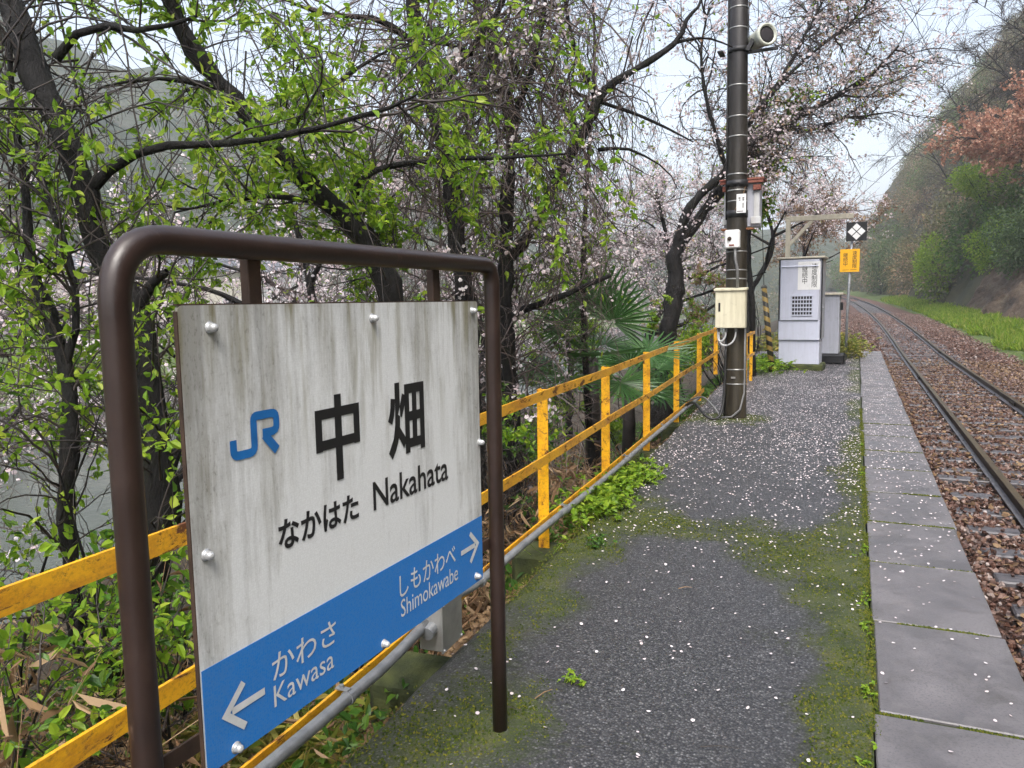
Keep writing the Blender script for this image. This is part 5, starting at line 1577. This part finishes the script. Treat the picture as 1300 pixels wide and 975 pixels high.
# herb clump growing over the platform edge
def herb(name, label, c, n, sx, sy, h, size, mat, cat='plant', group=None):
    c = np.array(c, float)
    root = empty(name, tuple(c), 0, label, cat, group)
    B = c + rng.normal(0, 1, (n, 3)) * [sx, sy, 0]
    P = grow(B, rng.normal(0, .5, (n, 3)) + [0, 0, 1], rng.uniform(.5, 1, n) * h, 3, 0, .25)
    put('stems', tubes(P, .0016 * np.ones((n, 4)), 3), MAT[mat], root, c)
    p = np.repeat(P[:, -1], 5, 0)
    d = rng.normal(0, 1, p.shape) * [1, 1, .25]
    put('foliage', leaves(p, d, np.full(len(p), size), .75, .1, .85), MAT[mat], root, c)
herb('herb_clump', 'bright green herb clump under the conduit at the platform edge', (-1.57, 5.0, -.02), 330, .08, .32, .15, .042, 'leaf_lime')
herb('herb_clump', 'second bright green herb patch spilling onto the platform by the fence', (-1.58, 5.75, -.02), 200, .09, .24, .12, .040, 'leaf_lime')
herb('weed', 'tiny green weed on mossy ground beside the right sign post', (-.93, 2.55, 0), 12, .02, .02, .03, .018, 'leaf_lime')
herb('weed', 'small weed on the mossy asphalt in front of the first clear post', (-1.33, 4.12, 0), 26, .03, .05, .05, .02, 'leaf_mid')
for k, yy in enumerate((2.35, 2.9, 3.45, 3.75, 4.55, 6.6, 7.9)):
    herb('weed', 'tiny weed in the slab edge joint, ' + ['nearest the bottom of the picture', 'second from the bottom', 'third from the bottom', 'fourth from the bottom', 'fifth from the bottom', 'second farthest', 'farthest away'][k], (.075, yy, 0), 9, .012, .06, .022, .014, 'leaf_lime', 'plant', 'weeds in the slab joint')
herb('weed_patch', 'low green weeds around the foot of the signal cabinet', (-1.55, 15.4, 0), 220, .16, .5, .30, .07, 'leaf_bright')
herb('weed_patch', 'yellowing weeds between the side cabinet and the sign post', (-.22, 19.7, -.02), 260, .10, .6, .55, .08, 'weed')
herb('weed_patch', 'yellow green weeds past the platform end beside the track', (-.55, 22.3, -.45), 420, .28, .8, .8, .09, 'weed')
herb('weed_patch', 'leafy weeds on the shoulder left of the far rails', (-1.5, 25.5, -.5), 600, .7, 2.0, .9, .12, 'weed')
# a few dead twigs dropped on the asphalt
for k, (x_, y_, a_, L_) in enumerate(((-.72, 3.62, .6, .07), (-.98, 2.42, 1.2, .09), (-.88, 2.55, .9, .06), (-.35, 2.32, .3, .12), (-1.06, 2.28, .2, .10))):
    m = MB(); c = np.array([x_, y_, .008]); d = np.array([math.cos(a_), math.sin(a_), 0]) * L_ / 2
    m.tube([c - d, c + [0, .006, .004], c + d], [.0022, .002, .0012], 5)
    tag(m.build('fallen_twig', MAT['straw' if k < 2 else 'twig']), ['pale twig lying alone in the middle of the asphalt', 'light brown twig on the moss near the right sign post', 'short dark twig on the moss just beyond the sign post', 'dark twig at the bottom of the picture on bare asphalt', 'long dark twig at the left on the mossy corner'][k], 'twig')

# ------------------------------------------------------------------ verge grass and cutting
n = 80000
Y = 22 + 78 * rng.uniform(0, 1, n) ** 1.5
X = rng.uniform(4.75, 7.3, n)
_, _, Z = _verge(X, Y)
k = fbm(X * 1.2, Y * .6, 3, 97) > .36 - .40 * np.clip((X - 5.0) / .5, -1, 1)
X, Y, Z = X[k], Y[k], Z[k]
N = len(X)
B = np.stack([X + bend(Y), Y, Z - .02], 1)
d = unit(rng.normal(0, .35, (N, 3)) + [0, 0, 1]) * (rng.uniform(.12, .34, N) * (1 + .3 * np.clip((Y - 40) / 40, 0, 1)))[:, None]
s = unit(np.cross(d, rng.normal(0, 1, (N, 3)))) * .012 * (1 + Y[:, None] / 40)
V = np.stack([B - s, B + s, B + d * .6 + s * .6, B + d + rng.normal(0, .04, (N, 3))], 1).reshape(-1, 3)
i = np.arange(N)[:, None] * 4
link('grass', np_mesh('grass', V, np.concatenate([i + [0, 1, 2], i + [0, 2, 3]]), MAT['grass']), kind='stuff')

def cloud(lumps, n, size, droop=.2, detail=False):
    """leaves through the shells of several ellipsoid lumps: (centre, radii)"""
    w_ = np.array([np.prod(l[1]) ** (2 / 3) for l in lumps]); i = rng.choice(len(lumps), n, p=w_ / w_.sum())
    C_ = np.array([l[0] for l in lumps])[i]; Rr = np.array([l[1] for l in lumps])[i]
    d = unit(rng.normal(0, 1, (n, 3)))
    rad = rng.uniform(.0, 1, n)[:, None] ** .35
    bump = (.75 + .5 * vnoise(d[:, 0] * 3 + C_[:, 0], d[:, 1] * 3 + d[:, 2] * 2 + C_[:, 1], 9))[:, None]
    P = C_ + d * Rr * rad * bump
    return leaves(P, d + rng.normal(0, .6, (n, 3)), np.full(n, size), .55, droop, .4, detail=detail)
def hill_pt(u, y):
    x, yy, z = _cut(np.array([[u]]), np.array([[y]]))
    return np.array([float(x[0, 0]), y, float(z[0, 0])])
def bush(name, label, u, y, rad, n, size, mat, cat='bush', lumps=7, off=(0, 0, 0), group=None, stems=True):
    b = hill_pt(u, y); c = b + np.array(off) + [0, 0, rad[2] * .6]
    root = empty(name, tuple(b), 0, label, cat, group)
    ls = []
    for k in range(lumps):
        q = unit(rng.normal(0, 1, 3)) * rng.uniform(.35, .75) * np.array(rad)
        ls.append((c + q, np.array(rad) * rng.uniform(.35, .6)))
    V, F = cloud(ls, n, size)
    put('foliage', (V, F), MAT[mat], root, b)
    if stems:
        limbs = [(np.array([b + rng.normal(0, .1, 3), (b + l[0]) / 2 + rng.normal(0, .15, 3), l[0]]), np.array([.07, .05, .02]) * max(.6, rad[2] / 2)) for l in ls]
        put('stems', limb_mesh(limbs, 6, .4), MAT['bark'], root, b, True, None)
    return root
bush('bright_shrub', 'bright light green shrub on the right cutting above the grass verge', .5, 72, (2.0, 3.6, 3.6), 9000, .17, 'leaf_lime')
bush('bright_shrub', 'second bright green shrub, higher and nearer on the right cutting', 2.2, 62, (1.8, 2.8, 2.4), 7000, .16, 'leaf_bright')
bush('dark_shrub', 'dark evergreen shrub overhanging the brown rock face', 1.9, 54, (1.8, 3.2, 2.6), 7500, .15, 'leaf_dark')
bush('dark_shrub', 'dark shrubs hanging beneath the red maple at the right edge', 3.0, 50, (2.0, 3.4, 2.2), 7500, .14, 'leaf_dark')
bush('olive_shrub', 'olive brown shrub just beyond the bright green one', 1.0, 84, (1.8, 3.4, 3.4), 5500, .18, 'leaf_olive')
bush('dark_shrub', 'bluish dark evergreen above the olive shrub', 2.6, 72, (2.2, 3.6, 3.0), 6000, .18, 'leaf_dark')
bush('olive_shrub', 'olive brush near the bend at the foot of the cutting', 1.2, 98, (2.0, 4.5, 4.2), 6000, .2, 'leaf_olive')
bush('dark_shrub', 'dark green bush closing the view where the track bends', .2, 118, (2.6, 6, 4.6), 6000, .24, 'leaf_dark')
bush('green_shrub', 'mid green bush high on the slope under the maple', 3.6, 64, (2.2, 3.2, 2.4), 6000, .16, 'leaf_mid')
bush('lime_shrub', 'yellow green tree crown left of the red maple', 3.6, 66, (2.4, 3.0, 1.6), 5000, .17, 'leaf_lime', off=(-1.4, 0, 3.2))
# red maple leaning out over the verge
mb0 = hill_pt(4.6, 57)
woody('red_maple', 'coppery red maple spreading over the cutting at the right edge', 'tree',
      [(np.array([mb0, mb0 + [-.6, 0, 1.6], mb0 + [-2.0, 1, 3.6], mb0 + [-4.8, 2, 4.6]]), np.array([.16, .14, .1, .03])),
       (np.array([mb0 + [-.6, 0, 1.6], mb0 + [-1.0, -2, 4.0], mb0 + [-2.2, -4, 5.2]]), np.array([.1, .07, .02])),
       (np.array([mb0 + [-.9, .3, 2.0], mb0 + [-1.8, 2.5, 4.2], mb0 + [-3.0, 5, 5.6]]), np.array([.1, .06, .02])),
       (np.array([mb0 + [-.6, 0, 1.6], mb0 + [.6, .6, 3.4], mb0 + [1.2, 1, 4.6]]), np.array([.1, .06, .02]))],
      n2=190, l2=(1.0, 2.6), n3=1600, l3=(.5, 1.2), r2=.02, r3=.009, lo2=.3, up2=.05, grav3=.08, clear=False, leaf=[dict(n=26000, size=.16, clump=.30, mat='leaf_red', detail=False, width=.8, droop=.15)])
# bare trees on the skyline
for (u, y, h, lab) in ((5.5, 70, 15, 'bare grey tree on the skyline, the leftmost above the cutting'), (6.0, 62, 15, 'bare grey tree on the skyline behind the red maple'), (7.5, 58, 16, 'tall bare tree at the top right corner'), (5.0, 82, 15, 'bare tree on the far slope above the olive shrubs'), (4.5, 98, 15, 'hazy bare tree farthest along the right slope')):
    b = hill_pt(u, y)
    woody('bare_tree', lab, 'tree', random_limbs(b, h, h * .42, .13, 7, (-3.2, 0, 0), .2), n2=150, l2=(1.0, 3.0), n3=1900, l3=(.5, 1.6), r2=.03, r3=.014, lo2=.25, up2=.25, clear=False, S=7, twig='twig', leaf=[dict(n=900, size=.12, mat='leaf_orange', detail=False)], group='bare trees on the right slope')
# the wooded slope behind: one mass
ls = []
for k in range(420):
    y = 40 + 170 * rng.uniform(0, 1) ** 1.1; u = 34 * rng.uniform(.02, 1) ** 1.4
    if y < 62 and u < 6.5: continue
    b = hill_pt(u, y); r_ = rng.uniform(1.4, 3.2)
    ls.append((b + [-.3, 0, r_ * .7], np.array([r_ * .8, r_ * .9, r_ * rng.uniform(.8, 1.5)])))
groups_ = [[], [], [], []]
for l in ls: groups_[rng.choice(4, p=[.30, .30, .18, .22])].append(l)
Vs, Fs, Ms, off = [], [], [], 0
for gi, (gl, gn) in enumerate(zip(groups_, (70000, 60000, 40000, 40000))):
    V, F = cloud(gl, gn, .32 if gi < 3 else .24)
    Vs.append(V); Fs.append(F + off); Ms.append(np.full(len(F), gi)); off += len(V)
me = np_mesh('wooded_slope', np.concatenate(Vs), np.concatenate(Fs), MAT['leaf_olive'])
for k_ in ('woodstuff', 'leaf_mid', 'leaf_orange'): me.materials.append(MAT[k_])
me.polygons.foreach_set('material_index', np.concatenate(Ms).astype(np.int32))
link('wooded_slope', me, kind='stuff')
ls = []
for k in range(420):
    y = rng.uniform(-60, 330); x = -68 - 150 * rng.uniform(0, 1) ** 1.1
    _, _, z = mtn(np.array([[x]]), np.array([[y]]))
    r_ = rng.uniform(1.8, 3.8)
    ls.append((np.array([x, y, float(z[0, 0]) + r_ * .4]), np.array([r_, r_, r_ * 1.2])))
for k in range(160):
    y = rng.uniform(178, 300); x = rng.uniform(-110, 40)
    _, _, z = far_hill_z(np.array([[x]]), np.array([[y]]))
    r_ = rng.uniform(2.0, 3.8)
    ls.append((np.array([x, y, float(z[0, 0]) + r_ * .4]), np.array([r_, r_, r_ * 1.2])))
V, F = cloud(ls, 110000, .75)
link('mountain_wood', np_mesh('mountain_wood', V, F, MAT['woodstuff']), kind='stuff')

# ------------------------------------------------------------------ houses across the river
def house(label, loc, rz, w_, d_, h_, wall, roof, roofh, wins, name='house'):
    root = empty(name, loc, rz, label, 'house', None)
    m = MB(); m.box((0, 0, h_ / 2), (w_, d_, h_)); m.build('wall', MAT[wall], root)
    m = MB(); e = .5
    m.add([(-w_ / 2 - e, -d_ / 2 - e, h_), (w_ / 2 + e, -d_ / 2 - e, h_), (w_ / 2 + e, d_ / 2 + e, h_), (-w_ / 2 - e, d_ / 2 + e, h_), (-w_ / 2 - e, 0, h_ + roofh), (w_ / 2 + e, 0, h_ + roofh)],
          [(0, 1, 5, 4), (2, 3, 4, 5), (1, 2, 5), (3, 0, 4), (3, 2, 1, 0)]); m.build('roof', MAT[roof], root)
    for (x_, z_, ww, wh) in wins:
        m = MB(); m.box((x_, -d_ / 2 - .03, z_), (ww + .16, .06, wh + .16)); f_ = m.build('window', MAT['pale'], root)
        m = MB(); m.box((x_, -d_ / 2 - .065, z_), (ww, .02, wh)); m.build('pane', MAT['glass'], f_)
    return root
house('long beige building across the river behind the sign hangers', (-66.5, 56, .0), R(65), 22, 8, 5.0, 'house_wall', 'tile', 2.2, [(-8, 1.6, 1.6, 1.1), (-4, 1.6, 1.6, 1.1), (0, 1.6, 1.6, 1.1), (4, 1.6, 1.6, 1.1), (8, 1.6, 1.6, 1.1), (-6, 3.9, 1.6, 1.0), (2, 3.9, 1.6, 1.0)])
house('small grey house with a teal roof across the river', (-66, 33, .0), R(75), 9, 7, 3.0, 'house_grey', 'teal', 1.6, [(-2.5, 1.6, 1.5, 1.1), (2, 1.6, 1.5, 1.1)])
house('grey house with a dark tiled roof up the far slope', (-72, 80, 1.5), R(55), 11, 8, 4.2, 'house_grey', 'tile', 2.2, [(-3, 1.6, 1.5, 1.1), (2, 1.6, 1.5, 1.1), (0, 3.3, 1.5, .9)])

# ------------------------------------------------------------------ mist
mist = NT('mist')
pv = mist.n('VolumePrincipled', {'Color': (.93, .95, 1.0), 'Density': .0011, 'Anisotropy': .3})
mist.t.links.new(pv.outputs[0], mist.out.inputs['Volume'])
m = MB(); m.box((0, 350, 66), (2000, 2100, 150))
hz = m.build('haze', mist.m, None, kind='stuff')
